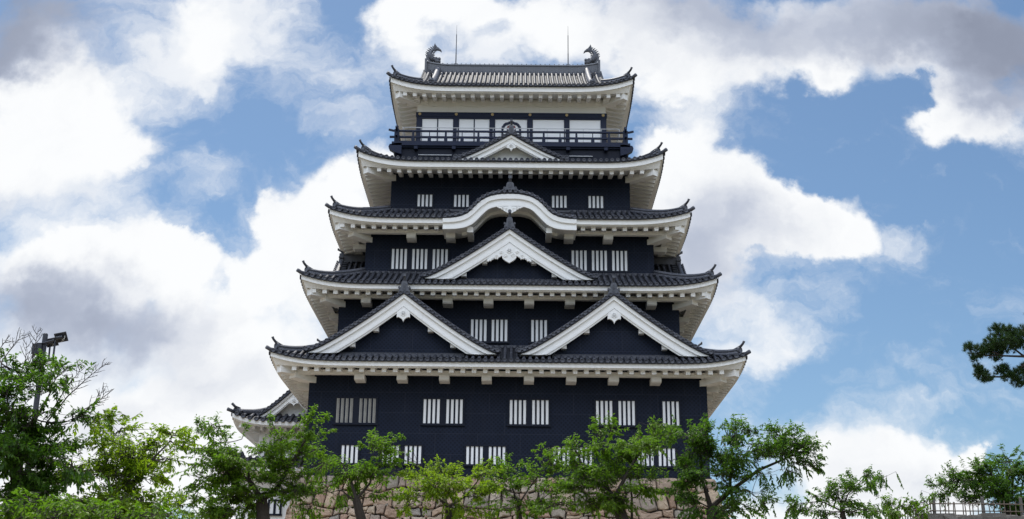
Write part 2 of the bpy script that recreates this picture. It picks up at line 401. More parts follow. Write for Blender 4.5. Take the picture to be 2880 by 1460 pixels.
def make_roof(k, visible_rafters):
    rf = ROOFS[k]; rise = RISE[k]
    b = MB()
    nv = 8
    for s in range(4):
        L, O = rf.lu(s), rf.oe(s); full = rf.run
        pr = spaced(0, 1, 44)
        vs = []; fs = []
        if k == 4 and s % 2 == 0:       # front and back slopes climb to the ridge
            nv2 = 14
            for j in range(nv2+1):
                dist = (O)*j/nv2
                lim = L-min(dist, L-4.9)
                for p in pr:
                    u = (2*p-1)*lim; vs.append(sidept(s, u, O-dist, rf.zsurf(L-abs(u), dist)))
            nn = nv2
        else:
            for j in range(nv+1):
                dist = full*j/nv; lim = L-dist
                for p in pr:
                    u = (2*p-1)*lim; vs.append(sidept(s, u, O-dist, rf.zsurf(L-abs(u), dist)))
            nn = nv
        m = len(pr)
        fs = [(j*m+i, j*m+i+1, (j+1)*m+i+1, (j+1)*m+i) for j in range(nn) for i in range(m-1)]
        b.add(vs, fs)
        # drip edge of the pan tiles
        def lip(u_, v_):
            u = (2*pr[int(round(u_*(m-1)))]-1)*L
            return sidept(s, u, O+(.07 if v_ < .8 else .0), rf.zsurf(L-abs(u), 0)+(.03 if v_ < .3 else -.055))
        if k == 2 and s == 0:
            keep_f = []
            for f in range(len(b.f)):
                if f < len(b.f)-len(fs): keep_f.append(b.f[f]); continue
                xs_ = [b.v[i][0] for i in b.f[f]]
                if max(abs(x) for x in xs_) > 2.95: keep_f.append(b.f[f])
            b.f = keep_f; b.mi = [0]*len(keep_f)
            nl = MB(); nl.grid(lip, m-1, 2)
            b.add(nl.v, [f for f in nl.f if max(abs(nl.v[i][0]) for i in f) > 3.1])
        else: b.grid(lip, m-1, 2)
    roof = b.build('roof', 'tile_pan_shade', keep)
    # cover tile rows
    b = MB(); sp = SPC[k]; rad = .078 if k == 4 else .084
    for s in range(4):
        L, O = rf.lu(s), rf.oe(s)
        n = int((L-.12)/sp); off = 0 if k != 0 else sp*.5
        us = [i*sp+off for i in range(-n-1, n+1) if abs(i*sp+off) < L-.1]
        for u in us:
            d = L-abs(u)
            if k == 4 and s % 2 == 0:
                top = O-.2 if abs(u) < 4.85 else min(d, L-4.9)
            else: top = min(d, rf.run)
            if k == 2 and s == 0 and abs(u) < 3.0: continue
            nseg = max(1, int(round((top+.06)/.27)))
            p = []
            for i in range(nseg+1):
                dist = -.085+(top+.085)*i/nseg
                p.append(sidept(s, u, O-dist, rf.zsurf(d, dist)+.06))
            ax = np.array(sidept(s, 0, 1, 0))-np.array(sidept(s, 0, 0, 0))
            tile_row(b, p, rad, True, ax)
    b.build('tile_rows', 'tile', roof, True)
    # white eave board, stepped under-board, soffit
    bf, bs = MB(), MB()
    for s in range(4):
        L, O = rf.lu(s), rf.oe(s); pr = spaced(0, 1, 48); m = len(pr)
        segs = [(-1, 1)]
        if k == 2 and s == 0: segs = [(-1, -3.12/L), (3.12/L, 1)]
        for (q0, q1) in segs:
            def ub(t): 
                a = q0+(q1-q0)*pr[int(round(t*(m-1)))]; return a
            def prof(t, w):
                fl_ = .7*flare(rise, L-abs(ub(t))*L); prf = [(-.012, 0), (-.012, -FH[k]), (-.10, -FH[k]), (-.10, -FH[k]-.05), (-.24, -FH[k]-.045-fl_), (-.36, -FH[k]+.03-fl_)]
                do, dz = prf[int(round(w*5))]
                a = ub(t); u = a*(L+do); zz = FT[k]+flare(rise, L-abs(a)*L)
                return sidept(s, u, O+do, zz+dz)
            bf.grid(prof, m-1, 5)
        dw = rf.ex-WX[k]+.05
        def sof(t, w):
            dist = .34+(dw-.34)*w; a = 2*pr[int(round(t*(m-1)))]-1; u = a*(L-dist)
            return sidept(s, u, O-dist, FT[k]-FH[k]+.0+.2*(dist-.34)+.3*flare(rise, L-abs(u)))
        if not (k == 2 and s == 0): bs.grid(sof, m-1, 4)
        else:
            for (q0, q1) in ((-1, -2.4/L), (2.4/L, 1)):
                def sof2(t, w):
                    dist = .34+(dw-.34)*w; a = q0+(q1-q0)*pr[int(round(t*(m-1)))]; u = a*(L-dist*(abs(a) > .9))
                    u = max(-(L-dist), min(L-dist, u))
                    return sidept(s, u, O-dist, FT[k]-FH[k]+.2*(dist-.34)+.3*flare(rise, L-abs(u)))
                bs.grid(sof2, m-1, 4)
    bf.build('eave_board', 'plaster', roof); bs.build('soffit', 'plaster', roof)
    # rafters
    dw = rf.ex-WX[k]
    def rafter(b, s, u):
        L, O = rf.lu(s), rf.oe(s)
        d = L-abs(u); e = .27; inn = min(dw+.02, max(d-.1, .8))
        def zt(dist): return FT[k]-FH[k]-.02+.2*(dist-.27)+.3*flare(rise, d)
        h = .19; w = .098
        P = []
        for zz in (-h, .012):
            for (uu, dist) in ((u-w, e), (u+w, e), (u+w, inn), (u-w, inn)):
                P.append(sidept(s, uu, O-dist, zt(dist)+zz))
        b.hexa(P)
    for s in range(4):
        L = rf.lu(s); n = int((L-.55)/.5)
        for i in range(-n, n+1):
            u = i*.5
            if k == 2 and s == 0 and abs(u) < 3.1: continue
            if s == 0 and visible_rafters:
                b = MB(); rafter(b, s, u); b.build('rafter', 'plaster', roof)
            elif s != 2: rafter(REST, s, u)
    # purlin, bracket arms, corner beams
    if k < 3:
        zb = FT[k]-FH[k]-.19
        for s in (0, 1, 3):
            w = WX[k] if s % 2 == 0 else WX[k]-1; L = w+.55; O = (rf.oe(s)-dw)+.58
            spans = [(-L, L)] if not (k == 2 and s == 0) else [(-L, -1.98), (1.98, L)]
            for (a0, a1) in spans:
                b = MB()
                P = [sidept(s, uu, oo, zz) for zz in (zb, zb+.2) for (uu, oo) in ((a0, O+.12), (a1, O+.12), (a1, O-.12), (a0, O-.12))]
                b.hexa(P)
                b.build('purlin', 'plaster', roof)
            arms = [i for i in range(-9, 10, 2)]
            for i in arms:
                u = i*.95
                if abs(u) > w-1.2: continue
                if k == 2 and s == 0 and abs(u) < 1.5: continue
                b = MB(); ow = rf.oe(s)-dw
                c = .05
                prof = [(ow-.1, zb-.25), (ow+.70, zb-.25), (ow+.76, zb-.20), (ow+.76, zb-.003), (ow-.1, zb-.003)]
                b.extrude([(o, z) for o, z in prof], lambda o, z, d, s=s, u=u: sidept(s, u+d, o, z), -.225, .225)
                b.build('bracket', 'plaster', roof)
    for sx in (-1, 1):
        for sy in (-1, 1):
            b = MB()
            wx, wy = WX[k], WX[k]-1
            if k < 3:   # diagonal arm under the purlins
                zb = FT[k]-FH[k]-.18
                p0 = np.array((sx*(wx-.2), CY+sy*(wy-.2), zb-.14)); p1 = np.array((sx*(wx+.66), CY+sy*(wy+.66), zb-.06))
                b.sweep([p0, p1], [(-.22, -.14), (.22, -.14), (.22, .137), (-.22, .137)])
            zc = FT[k]-FH[k]+.12
            path = [np.array((sx*(rf.ex-q), CY+sy*(rf.ey-q), zc-.17+.3*flare(rise, q)+.12*(q-.4))) for q in (.36, .8, 1.2, dw+.1)]
            b.sweep(path, [(-.17, -.28), (.17, -.28), (.17, .05), (-.17, .05)])
            b.build('corner_beam', 'plaster', roof)
            # hip ridge with upturned end
            b = MB()
            q1 = rf.run if k < 4 else rf.ex-4.75
            N = 10; path = []
            for i in range(N+1):
                q = .24+(q1-.24)*i/N
                path.append((sx*(rf.ex-q), CY+sy*(rf.ey-q), rf.zsurf(q, q)+.06+.10*max(0, 1-q/1.3)**2))
            b.sweep(path, [(-.13, -.08), (.13, -.08), (.13, .03), (.105, .03), (.105, .10), (.125, .10), (.125, .13), (.06, .2), (0, .225), (-.06, .2), (-.125, .13), (-.125, .10), (-.105, .10), (-.105, .03), (-.13, .03)])
            dv = np.array((sx, sy, 0))/math.sqrt(2)
            e = np.array(path[0])
            b.disc(e+dv*.08+np.array((0, 0, .13)), dv, .15, .10, 12)
            # tail tube that sweeps up
            t0 = e+dv*.02+np.array((0, 0, .25))
            b.tube([t0-dv*.45+np.array((0, 0, -.10)), t0-dv*.1+np.array((0, 0, -.03)), t0+dv*.09+np.array((0, 0, .05)), t0+dv*.21+np.array((0, 0, .15)), t0+dv*.27+np.array((0, 0, .25))], [.05, .07, .06, .052, .06], 8)
            # corner tile beyond it
            pc = [(sx*(rf.ex-q), CY+sy*(rf.ey-q), rf.zsurf(q, max(q, 0))+.05+(-q*.5 if q < 0 else 0)) for q in (.5, .2, -.02, -.16)]
            b.tube(pc, [.09, .09, .09, .095], 8)
            b.build('hip_ridge', 'tile', roof, True)
    return roof
REST = MB()

# walls
def build_walls():
    spans = [(8.35, FT[0]-FH[0]+.30), (13.9, FT[1]-FH[1]+.30), (17.9, FT[2]-FH[2]+.30), (21.5, FT[3]-FH[3]+.30)]
    for k in range(4):
        w = WX[k]; z0, z1 = spans[k]
        b = MB(); b.box((-w, CY-(w-1), z0), (w, CY+(w-1), z1))
        if k == 2: b.box((-2.3, CY-(w-1)+.004, z1-.02), (2.3, CY-(w-1)+.6, z1+1.05))
        b.build('wall', 'iron', keep)
        b = MB(); b.box((-w-.05, CY-(w-1)-.05, z0-.03 if k == 0 else INZ[k-1]-.02), (w+.05, CY+(w-1)+.05, z0+.05 if k == 0 else INZ[k-1]+.10))
        b.build('wall_base', 'iron_plain' if k == 0 else 'tile', keep)
build_walls()
roofs = [make_roof(k, k < 3) for k in range(5)]
r_ = REST.build('rafter', 'plaster', keep); r_['kind'] = 'stuff'

# windows -------------------------------------------------------------
def window(x0, x1, z0, z1, yw, groups, louvre=False, par=None, cnt=4):
    """iron clad lattice window on a wall facing the camera; groups of four pale gaps between dark bars"""
    b = MB(); fw = .075; w = x1-x0
    b.box((x0, yw-.075, z1-fw), (x1, yw+.01, z1)); b.box((x0-.03, yw-.09, z0), (x1+.03, yw+.01, z0+.095))
    b.box((x0, yw-.073, z0+.095), (x0+.055, yw+.01, z1-fw)); b.box((x1-.055, yw-.073, z0+.095), (x1, yw+.01, z1-fw))
    zi0, zi1 = z0+.095, z1-fw
    gw = .73 if cnt == 4 else (w-.2); gap = (w-.16-groups*gw)/max(1, groups-1) if groups > 1 else 0
    if groups == 1: st = x0+(w-gw)/2
    else: st = x0+.08
    white = MB(); open_ = []
    x = x0+.055
    for g in range(groups):
        gx = st+g*(gw+gap)
        for i in range(cnt):
            pit = gw/(cnt-.4); a = gx+i*pit
            if a > x+.004: b.box((x, yw-.05, zi0), (a, yw+.01, zi1))
            open_.append((a, a+pit*.6)); x = a+pit*.6
    b.box((x, yw-.05, zi0), (x1-.055, yw+.01, zi1))
    o = b.build('window', 'iron_plain', par or keep)
    if not louvre:
        white.box((x0+.06, yw-.03, zi0), (x1-.06, yw+.006, zi1)); white.build('panel', 'panel', o)
    else:
        white.box((x0+.06, yw-.012, zi0), (x1-.06, yw+.006, zi1)); white.build('panel', 'iron_plain', o)
        s = MB(); n = 22
        for i in range(n):
            z = zi0+(zi1-zi0)*(i+.5)/n
            s.box((x0+.06, yw-.045, z-.013), (x1-.06, yw-.012, z+.013))
        for (a, c) in open_: s.box((a, yw-.05, zi0), (a+.022, yw-.046, zi1))
        s.build('louvre', 'slat', o)
    return o
for (x0, x1, g, lv) in ((-7.77,-5.85,2,True),(-3.86,-1.94,2,False),(.02,1.92,2,False),(3.90,5.80,2,False),(6.91,7.77,1,False)):
    window(x0, x1, 10.59, 11.87, 0, g, lv)
for (x0, x1, g) in ((-7.44,-6.56,1),(-5.63,-3.74,2),(-1.89,.0,2),(1.98,3.85,2),(5.70,7.55,2)):
    window(x0, x1, 8.78, 9.75, 0, g)
window(-1.84, .02, 14.67, 15.90, 1.0, 2); window(.99, 1.86, 14.67, 15.90, 1.0, 1)
window(-5.79, -2.92, 18.49, 19.70, 2.0, 3); window(2.93, 5.78, 18.49, 19.70, 2.0, 3)
for x in (-4.28, -2.45, 2.45, 4.28): window(x-.435, x+.435, 22.10, 22.93, 3.0, 1)

# gables ----------------------------------------------------------------
def oni(b, fn, z, sc=1.0, tube=True):
    """ridge end tile: scrolled shield with a crest, a tube tile standing on it"""
    half = [(.0,.0),(.10,.0),(.26,-.10),(.25,.06),(.20,.12),(.27,.15),(.28,.22),(.23,.25),(.17,.21),(.15,.27),(.14,.42),(.09,.5),(.0,.51)]
    pts = [(x*sc, z+y*sc) for x, y in half]+[(-x*sc, z+y*sc) for x, y in half[-2:0:-1]]
    b.extrude(pts, fn, -.02, .20)
    o = np.array(fn(0, 0, 0)); ax = np.array(fn(0, 0, -1))-o
    b.disc(fn(0, z+.30*sc, -.04), ax, .085*sc, .03, 10); b.disc(fn(0, z+.13*sc, -.04), ax, .075*sc, .03, 10)
    for sx in (-1, 1): b.disc(fn(sx*.235*sc, z+.2*sc, -.03), ax, .05*sc, .03, 8)
    if tube:
        b.tube([fn(0, z+.50*sc, .15), fn(0, z+.66*sc, .02), fn(0, z+.76*sc, -.12)], [.065*sc, .06*sc, .068*sc], 8)
        b.disc(fn(0, z+.77*sc, -.14), ax, .085*sc, .06, 10)
def flower(b, fn, z, r, d=-.03):
    for i in range(6):
        a = math.pi/6+i*math.pi/3; c = (r*.58*math.cos(a), z+r*.58*math.sin(a))
        b.extrude([(c[0]+r*.45*math.cos(t*math.pi/4), c[1]+r*.45*math.sin(t*math.pi/4)) for t in range(8)], fn, d, d+.05)
    b.extrude([(r*.28*math.cos(t*math.pi/4), z+r*.28*math.sin(t*math.pi/4)) for t in range(8)], fn, d-.03, d+.05)
def gable(fn, a, h, z0, p, tb, depth, wall_mat, style='plain', roof_mat='tile_pan_shade', base_tiles=True, rows=True, nsub=22, wallin=.5, oscale=1.0, parent=None):
    """fn(u, z, d): u across, d backwards from the front plane. Concave triangular gable, apex u=0."""
    par = parent or keep
    zc = lambda u: z0+h*max(0.0, 1-abs(u)/a)**p
    us = [a*(-1+2*i/(2*nsub)) for i in range(2*nsub+1)]
    # roof surface
    b = MB(); n = len(us)
    b.grid(lambda i, j: fn(us[int(round(i*(n-1)))], zc(us[int(round(i*(n-1)))])+.10, -.02+(depth+.02)*j), n-1, 1)
    b.grid(lambda i, j: fn(us[int(round(i*(n-1)))], zc(us[int(round(i*(n-1)))])+.10-.11*j, -.02), n-1, 1)
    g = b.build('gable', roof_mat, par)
    # bargeboard: three stepped layers
    b = MB(); fr0 = [0, .30, .68, .92, 1.0]
    layers = [(0, .30, -.02, .16), (.30, .70, .055, .16), (.70, .86, .03, .16), (.86, 1.0, .075, .16)]
    for (q0, q1, d0, d1) in layers:
        for sg in (-1, 1):
            path = [sg*a*(1-i/nsub) for i in range(nsub+1)]
            for i in range(nsub):
                u0, u1 = path[i], path[i+1]
                def zz(u, q): return max(z0-.02, zc(u)-tb*q)
                top0, top1, bo0, bo1 = zz(u0, q0), zz(u1, q0), zz(u0, q1), zz(u1, q1)
                if top0-bo0 < .004 and top1-bo1 < .004: continue
                P = [fn(u0, bo0, d0), fn(u1, bo1, d0), fn(u1, bo1, d1), fn(u0, bo0, d1), fn(u0, top0, d0), fn(u1, top1, d0), fn(u1, top1, d1), fn(u0, top0, d1)]
                b.hexa(P)
    b.build('bargeboard', 'plaster', g)
    # soffit between board and wall, and its little purlin ends
    b = MB()
    q = .8
    def so(i, j):
        u = us[int(round(i*(n-1)))]; return fn(u, max(z0-.02, zc(u)-tb*q), .15+(wallin-.1)*j)
    b.grid(so, n-1, 1)
    for sg in (-1, 1):
        for fr in (.30, .55):
            u = sg*a*fr*.98; zz = zc(u)-tb-.02
            if zz-.14 > z0 and style != 'small': b.hexa([fn(u+dx, zz+dz, dd) for dz in (-.07, .16) for (dx, dd) in ((-.12, .2), (.12, .2), (.12, wallin), (-.12, wallin))])
    b.build('soffit', 'plaster', g)
    # wall
    b = MB(); pts = [(u, max(z0-.3, zc(u)-tb*.7)) for u in us if zc(u)-tb*.7 > z0-.3]
    pts = [(pts[0][0], z0-.5)]+pts+[(pts[-1][0], z0-.5)]
    b.extrude(pts, fn, wallin, wallin+.1); b.build('gable_wall', wall_mat, g)
    if base_tiles:
        b = MB(); w = a*.66
        for i in range(3):
            b.hexa([fn(sx*w+0, zz, dd) for zz in (z0-.10+.075*i, z0-.10+.075*i+.06) for (sx, dd) in ((-1, wallin-.22+.05*i), (1, wallin-.22+.05*i), (1, wallin), (-1, wallin))])
        b.build('base_tiles', 'tile', g)
    # verge tiles
    b = MB()
    L = [0.0]; m = 400; uu = [a*1.02*i/m for i in range(m+1)]
    for i in range(m): L.append(L[-1]+math.hypot(uu[i+1]-uu[i], zc(uu[i+1])-zc(uu[i])))
    for sg in (-1, 1):
        s_ = .20
        while s_ < L[-1]:
            u = float(np.interp(s_, L, uu)); z = zc(u)+.115
            pth = [fn(sg*u, z, dd) for dd in (-.10, .18, .46)]
            tile_row(b, pth, .082, True, np.array(fn(0, 0, -1))-np.array(fn(0, 0, 0)))
            s_ += .247
        path = [fn(sg*u, zc(u)+.185, .10) for u in [a*1.03*(1-i/20) for i in range(21)]]
        b.sweep(path, [(-.11, -.05), (.11, -.05), (.11, .03), (.07, .07), (-.07, .07), (-.11, .03)])
        path = [fn(sg*u, zc(u)+.045, -.05) for u in [a*1.02*(1-i/20) for i in range(21)]]
        b.sweep(path, [(-.035, -.035), (.035, -.035), (.035, .035), (-.035, .035)])
        # foot roll
        e = fn(sg*a*1.03, z0+.16, -.08); b.disc(e, np.array(fn(0, 0, -1))-np.array(fn(0, 0, 0)), .12, .2, 10)
    b.build('verge_tiles', 'tile', g, True)
    if rows:   # cover tile rows running down the slopes
        for sg in (-1, 1):
            b = MB(); d = .62
            while d < depth:
                pu = [sg*a*(1.0-.97*i/14) for i in range(15)]
                tile_row(b, [fn(u, zc(u)+.12, d) for u in pu], .082, False)
                d += .28
            b.build('tile_rows', 'tile', g, True)
    # ridge and its end tile
    b = MB()
    b.hexa([fn(x, z, d) for z in (z0+h+.06, z0+h+.36) for (x, d) in ((-.13, .16), (.13, .16), (.13, depth), (-.13, depth))])
    b.tube([fn(0, z0+h+.40, .16), fn(0, z0+h+.40, depth)], .10, 8)
    b.build('ridge', 'tile', g)
    b = MB(); oni(b, fn, z0+h+.10, oscale); b.build('ridge_end_tile', 'carved', g)
    # pendant
    b = MB(); za = z0+h-tb*1.0+.02
    if style == 'plain':
        half = [(0,.03),(.29,-.21),(.30,-.46),(.22,-.44),(.11,-.49),(.04,-.56),(0,-.66)]; fl = -.27; r = .125
    elif style == 'small':
        half = [(0,.02),(.22,-.14),(.23,-.27),(.17,-.26),(.08,-.30),(.03,-.35),(0,-.42)]; fl = -.14; r = .10
    else:
        half = [(0,.03),(.34,-.28),(.70,-.54),(1.03,-.80),(1.05,-.87),(.97,-.91),(.93,-.85),(.86,-.88),(.82,-.82),(.76,-.74),(.70,-.72),(.66,-.77),(.60,-.74),(.55,-.79),(.50,-.70),(.42,-.66),(.34,-.60),(.33,-.70),(.26,-.79),(.17,-.86),(.10,-.90),(0,-.96)]; fl = -.36; r = .13
    pts = [(x, za+z) for x, z in half]+[(-x, za+z) for x, z in half[-2:0:-1]]
    b.extrude(pts, fn, .0, .14); flower(b, fn, za+fl, r, -.03)
    if style == 'ornate':
        for sg in (-1, 1):
            for (cx_, cz_, rr) in ((.18, -.60, .10), (.37, -.44, .085), (.60, -.62, .07), (.78, -.76, .05)):
                th = [(rr*(1-.75*t/20)*math.cos(sg*(t*.5))*sg, rr*(1-.75*t/20)*math.sin(sg*t*.5)) for t in range(21)]
                b.tube([fn(sg*cx_+x, za+cz_+z, -.005) for x, z in th], .018, 5)
    b.build('pendant', 'plaster', g)
    return g
def front(xc, yf): return lambda u, z, d: (xc+u, yf+d, z)
for xc in (-4.76, 4.79):
    gable(front(xc, -1.0), 4.22, 2.78, 13.68, 1.2, .68, 1.96, 'iron', 'plain', rows=True)
gable(front(0, 0.0), 3.93, 2.45, 17.53, 1.17, .73, 1.98, 'iron', 'ornate', rows=True)
gable(front(.02, 1.77), 2.68, 1.37, 24.25, 1.22, .46, 1.6, 'plaster', 'small', rows=True, oscale=.85, base_tiles=False)
for sg in (-1, 1):    # gables on the flanks
    for yc in (-3.35, 3.35): gable(lambda u, z, d, sg=sg, yc=yc: (sg*(8.62-d), CY+yc+sg*u, z), 3.3, 2.28, 17.45, 1.25, .6, 1.6, 'iron', 'plain', rows=True, oscale=.85)
    gable(lambda u, z, d, sg=sg: (sg*(9.95-d), CY+sg*u, z), 4.0, 2.22, 13.6, 1.2, .65, 1.9, 'iron', 'plain', rows=True, oscale=.9)

# undulating gable of the third eave --------------------------------------
KU = [0, .28, .55, 1.0, 1.4, 1.66, 1.97, 2.4, 2.8, 3.18]; KZ = [1.27, 1.262, 1.235, 1.13, .90, .62, .27, .075, .015, 0]
BU = [0, .06, .3, .6, 1.0, 1.24, 1.47, 1.77, 2.16, 2.6, 3.18]; BZ = [.60, .625, .64, .62, .50, .28, .02, -.30, -.48, -.545, -.56]
def smooth_interp(x, X, Z):
    w = [float(np.interp(abs(x)+d, X, Z)) if abs(x)+d >= 0 else float(np.interp(-(abs(x)+d), X, Z)) for d in (-.12, -.06, 0, .06, .12)]
    return sum(w)/5
def karahafu():
    yf = CY-ROOFS[2].ey-.06; z0 = FT[2]-.01
    N = 72; us = [-3.18+6.36*i/N for i in range(N+1)]
    kt = lambda u: z0+smooth_interp(u, KU, KZ)
    kb = lambda u: z0+(smooth_interp(u, BU, BZ) if abs(u) > .2 else float(np.interp(abs(u), BU, BZ)))
    b = MB()
    b.grid(lambda i, j: (us[int(round(i*N))], yf-.02+3.0*j-.0, kt(us[int(round(i*N))])+.07), N, 1)
    b.grid(lambda i, j: (us[int(round(i*N))], yf-.02, kt(us[int(round(i*N))])+.07-.09*j), N, 1)
    g = b.build('undulating_gable', 'tile_pan_shade', keep)
    b = MB()
    for (q0, q1, d0) in ((0, .40, -.02), (.40, .66, .06), (.66, .84, .03), (.84, 1.0, .0)):
        for i in range(N):
            u0, u1 = us[i], us[i+1]
            t0, t1 = kt(u0)+(kb(u0)-kt(u0))*q0, kt(u1)+(kb(u1)-kt(u1))*q0
            e0, e1 = kt(u0)+(kb(u0)-kt(u0))*q1, kt(u1)+(kb(u1)-kt(u1))*q1
            b.hexa([(u0,yf+d0,e0),(u1,yf+d0,e1),(u1,yf+.2,e1),(u0,yf+.2,e0),(u0,yf+d0,t0),(u1,yf+d0,t1),(u1,yf+.2,t1),(u0,yf+.2,t0)])
    b.build('bargeboard', 'plaster', g)
    b = MB()
    b.grid(lambda i, j: (us[int(round(i*N))], yf+.19+(2.0-yf-.19)*j, kb(us[int(round(i*N))])+.10-.02*j), N, 1)
    for i in range(N):   # inner arch rib near the wall
        u0, u1 = us[i], us[i+1]
        if abs(u0) > 2.35 or abs(u1) > 2.35: continue
        b.hexa([(u0,1.25,kb(u0)-.06),(u1,1.25,kb(u1)-.06),(u1,1.45,kb(u1)-.06),(u0,1.45,kb(u0)-.06),(u0,1.25,kb(u0)+.2),(u1,1.25,kb(u1)+.2),(u1,1.45,kb(u1)+.2),(u0,1.45,kb(u0)+.2)])
    b.build('soffit', 'plaster', g)
    for sg in (-1, 1):   # beam ends under its feet
        b = MB(); x0, x1 = sorted((sg*1.74, sg*2.02)); b.box((x0, yf+.25, z0-.62), (x1, 2.0, z0-.36)); b.build('bracket', 'plaster', g)
    b = MB()
    L = [0.0]; m = 600; uu = [3.1*i/m for i in range(m+1)]
    for i in range(m): L.append(L[-1]+math.hypot(uu[i+1]-uu[i], kt(uu[i+1])-kt(uu[i])))
    for sg in (-1, 1):
        s_ = .0 if sg > 0 else .27
        while s_ < L[-1]:
            u = float(np.interp(s_, L, uu))
            dz = kt(u+.02)-kt(u-.02)
            tile_row(b, [(sg*u, yf-.06+.27*i, kt(u)+.10) for i in range(10)], .082, True, (0, -1, 0))
            s_ += .27
        path = [(sg*u, yf+.34, kt(u)+.23) for u in [3.16*(1-i/40) for i in range(41)]]
        b.sweep(path, [(-.14, -.09), (.14, -.09), (.14, .02), (.08, .075), (-.08, .075), (-.14, .02)])
    b.build('verge_tiles', 'tile', g, True)
    b = MB(); fn = front(0, yf+.1)
    b.hexa([(x, y, z) for z in (z0+1.4, z0+1.62) for (x, y) in ((-.14, yf+.25), (.14, yf+.25), (.14, 3.0), (-.14, 3.0))])
    b.build('ridge', 'tile', g)
    b = MB()
    half = [(.0,.0),(.20,-.02),(.42,-.06),(.34,.03),(.30,.06),(.32,.12),(.28,.16),(.22,.12),(.19,.18),(.17,.32),(.11,.38),(.0,.38)]
    pts = [(x, z0+1.52+y) for x, y in half]+[(-x, z0+1.52+y) for x, y in half[-2:0:-1]]
    b.extrude(pts, fn, -.02, .18); b.disc(fn(0, z0+1.73, -.04), (0, -1, 0), .11, .03, 10)
    for sx in (-1, 1): b.disc(fn(sx*.27, z0+1.61, -.03), (0, -1, 0), .05, .03, 8)
    b.tube([fn(0, z0+1.88, .15), fn(0, z0+2.02, .05), fn(0, z0+2.12, -.1)], [.07, .065, .07], 8); b.disc(fn(0, z0+2.13, -.13), (0, -1, 0), .095, .06, 10)
    b.build('ridge_end_tile', 'carved', g)
    b = MB(); fn = front(0, yf-.01); zt = z0+.61
    half = [(0,.0),(.60,.0),(.62,-.05),(.55,-.05),(.50,-.10),(.44,-.09),(.40,-.15),(.32,-.17),(.27,-.24),(.18,-.27),(.12,-.32),(0,-.36)]
    pts = [(x, zt+z) for x, z in half]+[(-x, zt+z) for x, z in half[-2:0:-1]]
    b.extrude(pts, fn, 0, .12)
    for sg in (-1, 1):
        for (cx_, cz_, rr) in ((.34, -.09, .06), (.17, -.12, .06)):
            b.tube([fn(sg*cx_+rr*(1-.7*t/16)*math.cos(t*.55)*sg, zt+cz_+rr*(1-.7*t/16)*math.sin(t*.55), -.005) for t in range(17)], .015, 5)
    b.extrude([(0,zt-.08),(.045,zt-.14),(.03,zt-.21),(-.03,zt-.21),(-.045,zt-.14)], fn, -.012, .02)
    b.build('pendant', 'plaster', g)
karahafu()

